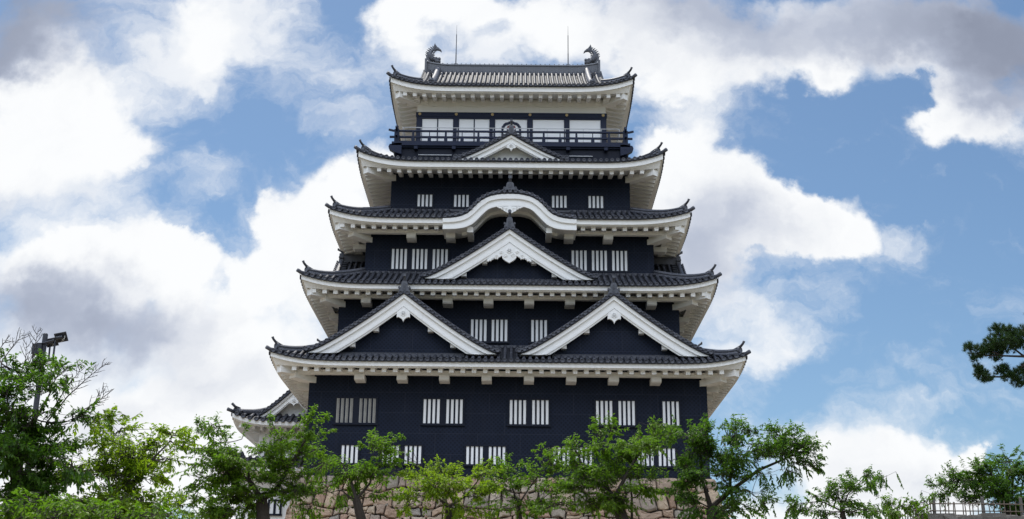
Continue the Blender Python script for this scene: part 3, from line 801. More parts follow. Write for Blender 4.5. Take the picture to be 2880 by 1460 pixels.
# top storey, balcony -----------------------------------------------------
def top_storey():
    w, y0 = 4.92, 4.08; y1 = 2*CY-y0
    b = MB(); b.box((-w, y0, 25.4), (w, y1, 28.9))
    # raised pilasters and waved band of plaster
    PX = [(-4.92,-4.64),(-3.03,-2.72),(-1.14,-.84),(.82,1.12),(2.74,3.03),(4.64,4.92)]
    for (a, c) in PX: b.box((a, y0-.035, 27.87), (c, y0, 28.6))
    b.box((-w, y0-.05, 28.32), (w, y0, 28.62))
    for i in range(5):
        c = (PX[i][1]+PX[i+1][0])/2
        b.extrude([(c-.75, 28.321), (c-.62, 28.29), (c-.5, 28.245), (c-.2, 28.215), (c+.2, 28.215), (c+.5, 28.245), (c+.62, 28.29), (c+.75, 28.321)], front(0, y0), -.05, .0)
    for sg in (-1, 1):
        b.box((sg*w-.14, y0-.55, 28.36), (sg*w+.14, y0+.3, 28.60)); b.box((sg*w-.55, y0-.14, 28.36), (sg*w+.55, y0+.14, 28.598))
    wl = b.build('wall', 'plaster', keep)
    for (a, c) in PX:
        b = MB(); b.box((a, y0-.07, 25.6), (c, y0+.02, 27.52)); b.build('post', 'lacquer', keep)
    b = MB(); b.box((-w-.06, y0-.10, 27.62), (w+.06, y0+.02, 27.87)); b.box((-w-.02, y0-.075, 27.51), (w+.02, y0+.02, 27.622)); b.box((-w, y0-.06, 25.55), (w, y0+.02, 25.72))
    for sg in (-1, 1): b.box((sg*w-.04, y0, 27.51), (sg*w+.04, y1, 27.86)); b.box((sg*w-.03, y0-.05, 25.6), (sg*w+.03, y0+.3, 27.5))
    lt = b.build('lintel', 'lacquer', keep)
    for (a, c) in PX:
        b = MB(); flower(b, front((a+c)/2, y0-.11), 27.75, .075, -.03); b.build('gold_fitting', 'gold', lt)
    for i, (split) in enumerate((True, True, None, False, False)):
        a, c = PX[i][1], PX[i+1][0]
        if split is True:
            m = (a+c)/2
            b = MB(); b.box((a, y0-.03, 25.72), (m-.03, y0+.01, 27.51)); b.build('sliding_panel', 'panel', keep)
            b = MB(); b.box((m+.03, y0-.03, 25.72), (c, y0+.01, 27.51)); b.build('sliding_panel', 'panel', keep)
            b = MB(); b.box((m-.03, y0-.05, 25.72), (m+.03, y0+.01, 27.51)); b.build('mullion', 'lacquer', keep)
        else:
            b = MB(); b.box((a, y0-.03, 25.72), (c, y0+.01, 27.51)); b.build('sliding_panel', 'panel', keep)
    # bell shaped window in the middle bay
    fn = front(0, y0-.03)
    half = [(0,1.0),(.12,.98),(.2,.93),(.3,.92),(.40,.84),(.46,.72),(.50,.70),(.51,.5),(.52,0),(.55,-.6)]
    inn = [(x*.80, z*.88-.02) for x, z in half]
    o = [(x, 26.4+z) for x, z in half]+[(-x, 26.4+z) for x, z in half[-1:0:-1]]
    ii = [(x, 26.4+z) for x, z in inn]+[(-x, 26.4+z) for x, z in inn[-1:0:-1]]
    n = len(o); b = MB()
    for d in (0,):
        vs = [fn(x, z, -.05) for x, z in o]+[fn(x, z, -.05) for x, z in ii]+[fn(x, z, .03) for x, z in o]+[fn(x, z, .03) for x, z in ii]
        fs = []
        for i in range(n):
            j = (i+1) % n
            if i == len(half)-1: continue
            fs += [(i, j, n+j, n+i), (i, 2*n+i, 2*n+j, j), (n+i, n+j, 3*n+j, 3*n+i)]
        b.add(vs, fs)
    fw = b.build('flame_window', 'lacquer', keep)
    b = MB(); b.extrude(ii, fn, -.012, .004); b.build('panel', 'panel', fw)
    b = MB(); zt = 27.02
    b.extrude([(-.24, zt), (.24, zt), (.2, zt+.10), (.1, zt+.15), (-.1, zt+.15), (-.2, zt+.10)], fn, -.03, -.012); b.build('red_transom', 'red', fw)
top_storey()
def balcony():
    X, Y = 5.98, CY-2.95        # half width and half depth
    b = MB(); b.box((-5.9, CY-Y+.12, 24.4), (5.9, CY+Y-.12, 25.5)); bal = b.build('balcony', 'iron_plain', keep)
    b = MB(); b.box((-X-.08, CY-Y-.08, 25.50), (X+.08, CY+Y+.08, 25.70)); b.build('floor', 'lacquer', bal)
    b = MB(); b.box((-X+.02, CY-Y+.02, 25.42), (X-.02, CY+Y-.02, 25.499)); b.build('floor_beam', 'lacquer', bal)
    for sg in (-1, 1):   # corner bracket ends and joist ends
        b = MB(); b.extrude([(0,25.62),(.36,25.56),(.42,25.42),(.36,25.28),(.1,25.12),(-.25,25.02),(-.25,25.62)], lambda a, z, d, sg=sg: (sg*(5.80+a), CY-Y+.05+d, z), -.13, .15); b.build('bracket', 'lacquer', bal)
    for x in (-4.82, -2.9, 2.9, 4.82):
        b = MB(); b.box((x-.09, CY-Y-.16, 25.28), (x+.09, CY-Y+.3, 25.43)); b.build('joist_end', 'lacquer', bal)
    for (x0, x1) in ((-4.7, -3.0), (2.95, 4.15)):
        b = MB(); b.box((x0, CY-Y+.06, 25.02), (x1, CY-Y+.13, 25.05)); b.build('vent_strip', 'metal', bal)
    rx, ry = 5.83, Y-.10
    def rail(name, z0, z1, hw, ext, mat='lacquer'):
        b = MB()
        b.box((-rx-ext, CY-ry-hw, z0), (rx+ext, CY-ry+hw, z1)); b.box((-rx-ext, CY+ry-hw, z0), (rx+ext, CY+ry+hw, z1))
        for sg in (-1, 1): b.box((sg*rx-hw, CY-ry-ext, z0-.004), (sg*rx+hw, CY+ry+ext, z1-.004))
        return b.build(name, mat, bal)
    rail('rail', 25.701, 25.79, .07, .02); rail('rail', 25.98, 26.07, .05, .36); 
    b = MB()
    for (yy) in (CY-ry, CY+ry):
        path = [(-rx-.42, yy, 26.44), (-rx-.2, yy, 26.385), (-rx+.2, yy, 26.37)]+[(rx-.2, yy, 26.37), (rx+.2, yy, 26.385), (rx+.42, yy, 26.44)]
        b.sweep(path, [(-.055, -.05), (.055, -.05), (.055, .03), (0, .055), (-.055, .03)])
    for sg in (-1, 1): b.sweep([(sg*rx, CY-ry-.42, 26.43), (sg*rx, CY-ry-.2, 26.375), (sg*rx, CY+ry+.2, 26.375), (sg*rx, CY+ry+.42, 26.43)], [(-.05, -.05), (.05, -.05), (.05, .03), (0, .05), (-.05, .03)])
    b.build('rail', 'lacquer', bal)
    n = 7
    for i in range(-n, n+1):
        x = i*.833
        if abs(x) > rx-.2: continue
        b = MB(); big = (i % 2 == 0)
        b.box((x-.085, CY-ry-.045, 25.77), (x+.085, CY-ry+.045, 25.99)); ww = .05 if big else .02
        b.box((x-ww, CY-ry-.04, 26.05), (x+ww, CY-ry+.04, 26.35))
        b.box((x-.03, CY-ry-.09, 25.60), (x+.03, CY-ry-.05, 25.80))
        b.build('railing_post', 'lacquer', bal)
    for sx in (-1, 1):
        for sy in (-1, 1):
            b = MB(); cx, cy = sx*rx, CY+sy*ry
            b.box((cx-.12, cy-.12, 25.62), (cx+.12, cy+.12, 26.42)); b.box((cx-.075, cy-.075, 26.42), (cx+.075, cy+.075, 26.52))
            b.tube([(cx, cy, 26.5), (cx, cy, 26.6), (cx, cy, 26.68)], [.06, .075, .03], 8)
            b.build('railing_post', 'lacquer', bal)
        for j in range(-5, 6):
            b = MB(); y = CY+j*.833; b.box((sx*rx-.045, y-.06, 25.77), (sx*rx+.045, y+.06, 26.36)); b.build('railing_post', 'lacquer', bal)
    # thin safety rail inside
    b = MB(); hx, hy = 5.55, ry-.28; z = 26.68
    b.tube([(-hx, CY-hy, z), (hx, CY-hy, z)], .022, 6); b.tube([(-hx, CY-hy, z-.16), (hx, CY-hy, z-.16)], .010, 5)
    for sg in (-1, 1): b.tube([(sg*hx, CY-hy, z), (sg*hx, CY+hy, z)], .022, 6); b.tube([(sg*hx, CY-hy, z-.16), (sg*hx, CY+hy, z-.16)], .01, 5)
    for i in range(-6, 7): b.tube([(i*hx/6, CY-hy, 25.7), (i*hx/6, CY-hy, z)], .016, 5)
    b.build('safety_rail', 'metal', bal)
balcony()

# ridge, verges and roof ornaments of the top roof --------------------------
def top_ridge():
    rf = ROOFS[4]; L = rf.ex; O = rf.ey
    top = roofs[4]
    # gable ends facing left and right
    for sg in (-1, 1):
        b = MB(); pts = []
        for i in range(21):
            y = -3.6+7.2*i/20; pts.append((y, rf.zsurf(9, O-abs(y))-.25))
        b.extrude([(-3.6, 29.6)]+pts+[(3.6, 29.6)], lambda y, z, d, sg=sg: (sg*(4.35+d), CY+y, z), -.1, 0); b.build('gable_wall', 'plaster', top)
        b = MB()
        for i in range(26):
            for sy in (-1, 1):
                y = sy*(.12+.145*i)
                if abs(y) > 3.75: continue
                z = rf.zsurf(9, O-abs(y))+.06
                tile_row(b, [(sg*4.97, CY+y, z), (sg*4.7, CY+y, z), (sg*4.42, CY+y, z)], .06, True, (sg, 0, 0))
        for sy in (-1, 1):
            pth = [(sg*4.86, CY+sy*(3.8*(1-i/12)), rf.zsurf(9, O-3.8*(1-i/12))-.10) for i in range(13)]
            b.sweep(pth, [(-.1, -.22), (.1, -.22), (.1, .1), (-.1, .1)])
        b.build('verge_tiles', 'tile', top, True)
        for sy in (-1, 1):   # descending ridges
            b = MB(); path = []
            for i in range(15):
                dist = .55+(O-.65)*i/14
                path.append((sg*4.19, CY+sy*(O-dist), rf.zsurf(9, dist)+.05))
            b.sweep(path, [(-.16, -.05), (.16, -.05), (.16, .07), (.13, .07), (.13, .15), (.16, .15), (.15, .2), (.09, .28), (0, .31), (-.09, .28), (-.15, .2), (-.16, .15), (-.13, .15), (-.13, .07), (-.16, .07)])
            for dx in (-.26, .26):
                tile_row(b, [(sg*4.19+dx, p[1], p[2]+.02) for p in path], .085, False)
            e = path[0]
            fn = lambda u, z, d, e=e, sy=sy: (e[0]+u, e[1]+sy*(.06-d), z)
            oni(b, fn, e[2]-.06, .85, True)
            b.build('descending_ridge', 'tile', top, True)
    b = MB()
    xs = [-4.85+9.7*i/24 for i in range(25)]
    zt = lambda x: 32.66+.20*max(0, abs(x)-3.4)**2/2.1
    prof = lambda x: [(-.24, 32.0), (-.24, 32.24), (-.20, 32.24), (-.20, zt(x)-.14), (-.24, zt(x)-.12), (-.22, zt(x)-.04), (-.1, zt(x)+.02), (.1, zt(x)+.02), (.22, zt(x)-.04), (.24, zt(x)-.12), (.20, zt(x)-.14), (.20, 32.24), (.24, 32.24), (.24, 32.0)]
    vs = []; 
    for x in xs: vs += [(x, CY+y, z) for y, z in prof(x)]
    n = 14; fs = [(i*n+j, i*n+j+1, (i+1)*n+j+1, (i+1)*n+j) for i in range(24) for j in range(n-1)]+[tuple(range(n)), tuple(24*n+j for j in range(n-1, -1, -1))]
    b.add(vs, fs)
    for i in range(-17, 18):     # ring joints on the ridge cap
        x = i*.262; b.box((x-.025, CY-.14, zt(x)-.03), (x+.025, CY+.14, zt(x)+.05))
    for sg in (-1, 1):
        b.box((sg*4.87-.06, CY-.34, 31.9), (sg*4.87+.06, CY+.34, zt(4.87)+.04))
    b.build('ridge', 'ridge_wall', top)
    for sg in (-1, 1): fish(sg, top)
    for x in (-3.2, 3.14):
        b = MB(); b.tube([(x, CY, 32.6), (x, CY, 33.45), (x, CY, 33.46), (x, CY, 34.6)], [.035, .032, .026, .024], 6); b.tube([(x, CY, 34.6), (x, CY, 35.2)], [.012, .006], 5)
        b.box((x-.12, CY-.1, 32.62), (x+.12, CY+.1, 32.72)); b.build('lightning_rod', 'pole', keep)
def ridge_x(T, co, col):
    sep = T.node('ShaderNodeSeparateXYZ', [co]); x, y, z = sep.outputs
    zz = T.m('FRACT', T.m('MULTIPLY', z, 1/.085)); uu = T.m('FRACT', T.m('MULTIPLY_ADD', T.m('FLOOR', T.m('MULTIPLY', z, 1/.085)), .5, T.m('MULTIPLY', x, 1/.26)))
    return T.mix(T.m('MULTIPLY', T.m('MAXIMUM', T.smooth(zz, .2, .05), T.smooth(uu, .1, .03)), .6), col, (.03, .03, .036, 1))
M['ridge_wall'] = material('stacked_ridge_tile', (.11, .115, .13), .5, .25, 5.0, .5, ridge_x, .2, 30)
def fish(sg, top):
    x0, z0 = sg*4.5, 32.86
    P = lambda u, z, d=0: (x0-sg*u, CY+d, z0+z)       # u points to the middle of the roof
    b = MB()
    sp = [(.34,.03,.07),(.24,.08,.12),(.10,.10,.17),(-.06,.16,.205),(-.15,.30,.20),(-.17,.46,.175),(-.12,.62,.14),(-.03,.74,.105),(.06,.80,.075),(.12,.83,.05)]
    path = [P(u, z) for u, z, r in sp]
    prof = [(math.cos(t*math.pi/6), math.sin(t*math.pi/6)*1.0) for t in range(12)]
    b.sweep(path, [(a*.8, c) for a, c in prof], up=(0, 1, 0.001), scale=[r*.86 for _, _, r in sp])
    body = b.build('roof_ornament', 'carved', top, True)
    fnx = lambda u, z, d: P(u, z, d)
    b = MB()
    b.extrude([(-.02,.72),(.0,.88),(.03,1.0),(.09,1.17),(.13,1.06),(.19,.99),(.23,.92),(.31,.88),(.38,.80),(.45,.74),(.49,.62),(.44,.64),(.36,.70),(.26,.72),(.16,.71),(.08,.70)], fnx, -.045, .045)
    b.extrude([(.02,.80),(.06,.98),(.09,1.1),(.12,.98),(.11,.82)], fnx, -.07, .07); b.extrude([(.12,.80),(.26,.84),(.42,.70),(.28,.76),(.14,.76)], fnx, -.07, .07)
    b.build('tail_fin', 'carved', body)
    b = MB()
    for (u, z, du, dz, w) in ((-.33,.30,-.12,.16,.10),(-.34,.44,-.10,.14,.07),(-.32,.55,-.10,.10,.06),(-.28,.66,-.09,.11,.06),(-.21,.75,-.08,.11,.06),(-.13,.83,-.06,.12,.06),(-.05,.88,-.02,.13,.06)):
        b.extrude([(u+.07, z-w), (u+du, z+dz), (u+.10, z+w*.8)], fnx, -.03, .03)
    b.extrude([(-.22,.02),(-.38,.22),(-.42,.46),(-.30,.34),(-.26,.42),(-.18,.2),(-.08,.02)], fnx, -.05, .05)
    for (u, z) in ((.05,.28),(.05,.38),(.04,.48),(.06,.58),(.12,.66)): b.extrude([(u-.07, z-.03), (u+.06, z+.01), (u-.06, z+.05)], fnx, -.03, .03)
    for sd in (-1, 1):
        b.extrude([(-.02,.12),(-.20,.36),(-.14,.38),(-.10,.48),(-.03,.40),(.06,.22)], lambda u, z, d, sd=sd: P(u, z, sd*(.15+d)), -.02, .03)
    b.build('back_fin', 'carved', body)
    b = MB()   # head: jaws, snout, eyes
    b.extrude([(.12,-.02),(.42,-.02),(.44,.04),(.34,.07),(.30,.10),(.40,.13),(.44,.20),(.36,.24),(.28,.20),(.2,.26),(.1,.24)], fnx, -.11, .11)
    for sd in (-1, 1): b.disc(P(.22, .2, sd*.12), (0, sd, 0), .045, .03, 8)
    b.build('head', 'carved', body)
top_ridge()

# ------------------------------------------------------------------ stone foot of the keep
def clip(poly, p, nrm):
    out = []; n = len(poly)
    for i in range(n):
        a, c = poly[i], poly[(i+1) % n]
        da = (a[0]-p[0])*nrm[0]+(a[1]-p[1])*nrm[1]; dc = (c[0]-p[0])*nrm[0]+(c[1]-p[1])*nrm[1]
        if da <= 0: out.append(a)
        if da*dc < 0:
            t = da/(da-dc); out.append((a[0]+(c[0]-a[0])*t, a[1]+(c[1]-a[1])*t))
    return out
def masonry(b, W_, H_, fn, size=.85, seed=3, gap=.012, bulge=.10):
    """roughly coursed, close-fitted blocks with small packing stones over a W x H face; fn(u, v, d) with d outwards"""
    rg = np.random.default_rng(seed)
    def stone(poly, bd, g):
        A = np.array(poly); c = A.mean(axis=0); n = len(A); ring = []
        for k in range(n):
            a_, nx, pv = A[k], A[(k+1) % n], A[k-1]; f = rg.uniform(.10, .24)
            ring += [a_+(pv-a_)*f, a_+(nx-a_)*f]
        ring = np.array(ring); n = len(ring); dirs = ring-c; ln = np.linalg.norm(dirs, axis=1)[:, None]; dirs = dirs/np.maximum(ln, 1e-6)
        off = rg.uniform(-.04, .05); tx, ty = rg.normal(0, .10, 2); per = float(ln.mean()); vs = []
        for (ins, dep) in ((g, -.30), (g, off-.01), (g+per*.07, off+bd*.55), (g+per*.22, off+bd*.9), (per*.55, off+bd)):
            rr = ring-dirs*np.minimum(ins, ln*.8)
            for q in rr: vs.append(fn(min(max(q[0], 0), W_), min(max(q[1], 0), H_), dep+(tx*(q[0]-c[0])+ty*(q[1]-c[1])+rg.normal(0, .014) if dep > -.2 else 0)))
        vs.append(fn(c[0], c[1], off+bd*1.05)); fs = []
        for r in range(4):
            for k in range(n): fs.append((r*n+k, r*n+(k+1) % n, (r+1)*n+(k+1) % n, (r+1)*n+k))
        for k in range(n): fs.append((4*n+k, 4*n+(k+1) % n, 5*n))
        b.add(vs, fs)
    hs = []
    while sum(hs) < H_: hs.append(size*rg.uniform(.55, 1.15))
    hs = np.array(hs)*H_/sum(hs); lv = np.concatenate([[0], np.cumsum(hs)])
    ph = rg.uniform(0, 6.28, (len(lv), 3))
    def bound(j, u):
        if j == 0 or j == len(lv)-1: return lv[j]
        return lv[j]+size*(.11*math.sin(u*1.3/size+ph[j, 0])+.10*math.sin(u*2.9/size+ph[j, 1])+.06*math.sin(u*5.3/size+ph[j, 2]))
    for j in range(len(hs)):
        u = -rg.random()*size; edges = [u]
        while u < W_: u += size*rg.uniform(.45, 1.0)*(1.9 if rg.random() < .22 else 1.0); edges.append(u)
        sl = rg.uniform(-.14, .14, len(edges))*size
        for i in range(len(edges)-1):
            a0, a1 = edges[i], edges[i+1]; s0, s1 = sl[i], sl[i+1]; m = (a0+a1)/2
            if a1 < .05 or a0 > W_-.05: continue
            jt = lambda k: rg.normal(0, k*size)
            # some blocks are split into two stacked ones
            parts = [(0.0, 1.0)]
            if rg.random() < .16: q = rg.uniform(.35, .65); parts = [(0.0, q), (q, 1.0)]
            for (q0, q1) in parts:
                def pt(u_, q): 
                    lo, hi = bound(j, u_), bound(j+1, u_); return (u_, lo+(hi-lo)*q)
                P0 = pt(a0+s0*(q0-.5), q0); P1 = pt(a1+s1*(q0-.5), q0); P2 = pt(a1+s1*(q1-.5), q1); P3 = pt(a0+s0*(q1-.5), q1)
                Mb = pt(m, q0); Mt = pt(m, q1)
                poly = [P0, (Mb[0]+jt(.06), Mb[1]+jt(.015)), P1, ((P1[0]+P2[0])/2+jt(.03), (P1[1]+P2[1])/2), P2, (Mt[0]+jt(.06), Mt[1]+jt(.015)), P3, ((P0[0]+P3[0])/2+jt(.03), (P0[1]+P3[1])/2)]
                stone(poly, bulge*rg.uniform(.5, 1.3), gap*rg.uniform(.6, 1.8))
            if j < len(hs)-1 and rg.random() < .6:      # packing stone at the joint
                r = size*rg.uniform(.07, .15); cu = a1+s1*.5; cv = bound(j+1, cu)
                if r < cu < W_-r: stone([(cu+r*math.cos(t)*rg.uniform(.8, 1.3), cv+r*math.sin(t)*rg.uniform(.6, 1.0)) for t in (0, 1.05, 2.1, 3.14, 4.2, 5.2)], .05, .0)
def stone_base():
    H = 8.33-GZ; bat = .22
    st = thing('stone_wall', 'tall battered wall of fitted pink and grey granite blocks under the keep', 'stone wall', (0, 0, GZ))
    b = MB(); W_ = 18.5
    # dark core
    x0, y0, y1 = 9.15, -.12, 15.9
    t = [(-x0, y0+.12, 8.30), (x0, y0+.12, 8.30), (x0, y1, 8.30), (-x0, y1, 8.30)]; e = bat*H
    q = [(-x0-e, y0+.12-e, GZ-.1), (x0+e, y0+.12-e, GZ-.1), (x0+e, y1+e, GZ-.1), (-x0-e, y1+e, GZ-.1)]
    c = MB(); c.add(t+q, [(0,1,2,3)]+[(i, i+4, (i+1) % 4+4, (i+1) % 4) for i in range(4)]); c.build('wall_core', 'grout', st)
    def fx(u, v, d):      # front face; u widens towards the foot
        k = (H-v)*bat; w = x0+k; return (-w+2*w*u/W_, y0-(H-v)*bat-d+.0, GZ+v)
    masonry(b, W_, H, fx, .70, 5, .022, .12)
    for sg in (-1, 1):
        def fs_(u, v, d, sg=sg):
            k = (H-v)*bat; return (sg*(x0+k+d-.1), y0-k+(y1-y0+2*k)*u/16.5, GZ+v)
        masonry(b, 16.5, H, fs_, .9, 9+sg)
    o = b.build('stones', 'stone', st)
stone_base()

# ------------------------------------------------------------------ annex turret at the left flank
def annex():
    an = thing('annex_turret', 'white plastered two storey annex turret with gabled tile roof left of the keep', 'turret', (-11.0, 10, GZ))
    yw, ye = 8.05, 7.0; xl, xr = -12.75, -9.02; ex = -14.0
    b = MB(); b.box((xl, yw, 9.6), (xr, 15, 12.6)); b.build('wall', 'plaster', an)
    b = MB(); b.box((-13.6, 7.75, GZ), (xr, 15, 10.1)); b.build('wall', 'plaster', an)
    def eave(ex, ye, zt, fh, inz, inx, iny, rise, par=an, rows=True):
        fl = lambda x: flare(rise, (x-ex)*1.35)
        b = MB(); N = 24; xs = [ex+(xr-ex)*(i/N)**1.5 for i in range(N+1)]
        def surf(t, w):
            x = xs[int(round(t*N))]; xx = max(x, ex+(inx-ex)*w); return (xx, ye+(iny-ye)*w, zt+.03+fl(xx)*(1-.3*w)+(inz-zt)*(.8*w+.2*w*w))
        b.grid(surf, N, 6)
        def surf2(t, w):
            y = ye+(15-ye)*t; yy = max(y, ye+(iny-ye)*w); return (ex+(inx-ex)*w, yy, zt+.03+flare(rise, (yy-ye)*1.35)*(1-.3*w)+(inz-zt)*(.8*w+.2*w*w))
        b.grid(surf2, N, 6)
        rf = b.build('roof', 'tile_pan_shade', par)
        b = MB(); n = int((xr-ex)/.335)
        for i in range(n):
            x = ex+.25+i*.335; d = (x-ex)/(inx-ex)
            top = min(1.0, d); k = max(1, int(top*5))
            p = []
            for j in range(k+1):
                w = -.04+(top+.04)*j/k; p.append((x, ye+(iny-ye)*w, zt+.06+fl(x)*(1-.3*max(w, 0))+(inz-zt)*(.8*w+.2*w*abs(w))))
            tile_row(b, p, .10, True, (0, -1, 0))
        for i in range(20):
            y = ye+.25+i*.335; tile_row(b, [(ex-.05, y, zt+.06+flare(rise, (y-ye)*1.35)), (ex+.5, y, zt+.25+flare(rise, (y-ye)*1.35))], .10, True, (-1, 0, 0))
        b.build('tile_rows', 'tile', rf, True)
        b = MB()
        def fas(t, w):
            x = xs[int(round(t*N))]; do, dz = [(.012, 0), (.012, -fh), (.12, -fh), (.12, -fh-.06), (.4, -fh-.05), (yw-ye, -fh+.12)][int(round(w*5))]
            return (max(x, ex+do), ye+do, zt+dz+fl(x)*(1 if w < .9 else .6))
        b.grid(fas, N, 5)
        def fas2(t, w):
            y = ye+(15-ye)*t; do, dz = [(.012, 0), (.012, -fh), (.12, -fh), (.12, -fh-.06), (.4, -fh-.05), (xl-ex, -fh+.12)][int(round(w*5))]
            return (ex+do, max(y, ye+do), zt+dz+flare(rise, (y-ye)*1.35)*(1 if w < .9 else .6))
        b.grid(fas2, N, 5)
        b.build('eave_board', 'plaster', rf)
        # hip ridge
        b = MB(); path = [(ex+(inx-ex)*q, ye+(iny-ye)*q, zt+.1+(inz-zt)*(.8*q+.2*q*q)+fl(ex+(inx-ex)*q)*(1-.3*q)) for q in (.15, .35, .6, .8, 1.0)]
        b.sweep(path, [(-.14, -.08), (.14, -.08), (.14, .10), (.07, .2), (-.07, .2), (-.14, .10)])
        e = np.array(path[0]); dv = np.array((-.8, -.6, 0)); b.disc(e+dv*.1+np.array((0, 0, .1)), (-.3, -.95, 0), .16, .1, 12)
        b.tube([e+np.array((.1, .1, .2)), e+dv*.15+np.array((0, 0, .27)), e+dv*.33+np.array((0, 0, .42))], [.07, .07, .075], 8)
        b.tube([e, e+dv*.3+np.array((0, 0, .03)), e+dv*.55+np.array((0, 0, .1))], [.09, .09, .10], 8)
        b.build('hip_ridge', 'tile', rf, True)
        return rf
    rf = eave(ex, ye, 12.07, .2, 12.75, ex+1.45, ye+1.45, .42)
    for i in range(11):
        x = -13.35+i*.4; b = MB(); b.box((x-.07, ye+.45, 11.68+flare(.42, (x-ex)*1.35)*.9), (x+.07, yw, 11.86+flare(.42, (x-ex)*1.35)*.9)); b.build('rafter', 'plaster', rf)
    b = MB()
    b.sweep([(ex+.4, ye+.4, 12.08), (xl, yw, 11.85)], [(-.13, -.26), (.13, -.26), (.13, .05), (-.13, .05)])
    for i in range(8):
        y = ye+1.2+i*.4; b.box((ex+.45, y-.07, 11.72), (xl, y+.07, 11.88))
    b.build('corner_beam', 'plaster', rf)
    gable(front(-11.0, 7.5), 1.72, 1.42, 12.42, 1.22, .48, 6.0, 'plaster', 'small', rows=True, oscale=.8, base_tiles=True, parent=an)
    eave(-14.7, 6.75, 9.75, .2, 10.35, -13.5, 8.0, .35)
    for (x0, x1, z0, z1, y) in ((-11.95, -11.45, 10.62, 11.2, yw), (-10.75, -10.25, 10.62, 11.2, yw), (-12.0, -11.3, 7.45, 8.25, 7.75)):
        window(x0, x1, z0, z1, y, 1, par=an, cnt=2)
annex()

# ------------------------------------------------------------------ trees
def unit(v): return v/np.maximum(np.linalg.norm(v, axis=-1, keepdims=True), 1e-9)
def make_leaves(P, AX, DN, LEN, WID):
    """P base points, AX leaf axis, DN blade normal: a folded kite of two triangles with a drooping tip"""
    n = len(P)
    side = unit(np.cross(AX, DN)); nn = np.cross(side, AX)
    mid = P+AX*(LEN*.45)[:, None]
    l = mid+side*(WID*.5)[:, None]+nn*(WID*.16)[:, None]; r = mid-side*(WID*.5)[:, None]+nn*(WID*.16)[:, None]
    tip = P+AX*LEN[:, None]-nn*(LEN*.16)[:, None]
    V = np.stack([P, l, tip, r], 1).reshape(-1, 3); i = np.arange(n)*4
    Fc = np.concatenate([np.stack([i, i+2, i+1], 1), np.stack([i, i+3, i+2], 1)])
    return V, Fc
def shoot_leaves(rg, base, dirs, length, nleaf, leaf, droop=.55, start=.12):
    """leaf sprays: n curved shoots, each with nleaf alternate leaves hanging from it. Returns leaves and shoot polylines"""
    n = len(base); t = (start+(1-start)*(np.arange(nleaf)+rg.random((n, nleaf))*.7)/nleaf)
    sag = np.array([0, 0, -1.0])
    curve = rg.uniform(-.15, .30, n)
    pos = base[:, None, :]+dirs[:, None, :]*(length[:, None]*t)[..., None]+sag*((length*curve)[:, None]*t**2)[..., None]
    tan = unit(dirs[:, None, :]+sag*(2*curve[:, None]*t)[..., None])
    hs = unit(np.cross(dirs, np.array([0.02, 0.05, 1.0])))[:, None, :]
    alt = np.where((np.arange(nleaf) % 2) == 0, 1.0, -1.0)[None, :, None]
    rnd = rg.normal(0, .28, (n, nleaf, 3))
    ax = unit(tan*.55+hs*alt*rg.uniform(.3, .9, (n, nleaf, 1))+sag*droop*rg.uniform(.3, 1.3, (n, nleaf, 1))+rnd)
    up = unit(np.array([0, 0, 1.0])+rg.normal(0, .35, (n, nleaf, 3)))
    L = leaf*rg.uniform(.5, 1.25, (n, nleaf)); Wd = L*rg.uniform(.38, .5, (n, nleaf))
    end = base+dirs*length[:, None]+sag*(length*curve)[:, None]
    midp = base+dirs*(length*.5)[:, None]+sag*(length*curve*.25)[:, None]
    return pos.reshape(-1, 3), ax.reshape(-1, 3), up.reshape(-1, 3), L.ravel(), Wd.ravel(), midp, end
def fast_sticks(b, A, B, r0, r1):
    """thin three-sided twigs from A to B"""
    for a, c in zip(A, B):
        d = c-a; ln = np.linalg.norm(d)
        if ln < 1e-4: continue
        s = np.cross(d, (.3, .5, .81)); s /= np.linalg.norm(s); u = np.cross(s, d/ln)
        vs = []
        for (p, r) in ((a, r0), (c, r1)):
            for k in range(3): vs.append(p+r*(s*math.cos(k*2.094)+u*math.sin(k*2.094)))
        b.add(vs, [(0,1,4,3),(1,2,5,4),(2,0,3,5)])
def limb(b, p, q, r0, r1, rg, wob=.06, n=6, seg=5):
    p, q = np.array(p, float), np.array(q, float); ln = np.linalg.norm(q-p)
    pts = []
    off = rg.normal(0, wob*ln, 3); off2 = rg.normal(0, wob*.5*ln, 3)
    for i in range(seg+1):
        t = i/seg; pts.append(p+(q-p)*t+off*math.sin(math.pi*t)+off2*math.sin(2*math.pi*t)+np.array((0, 0, -.05*ln*math.sin(math.pi*t))))
    b.tube(pts, [r0+(r1-r0)*i/seg for i in range(seg+1)], n, False)
    return pts
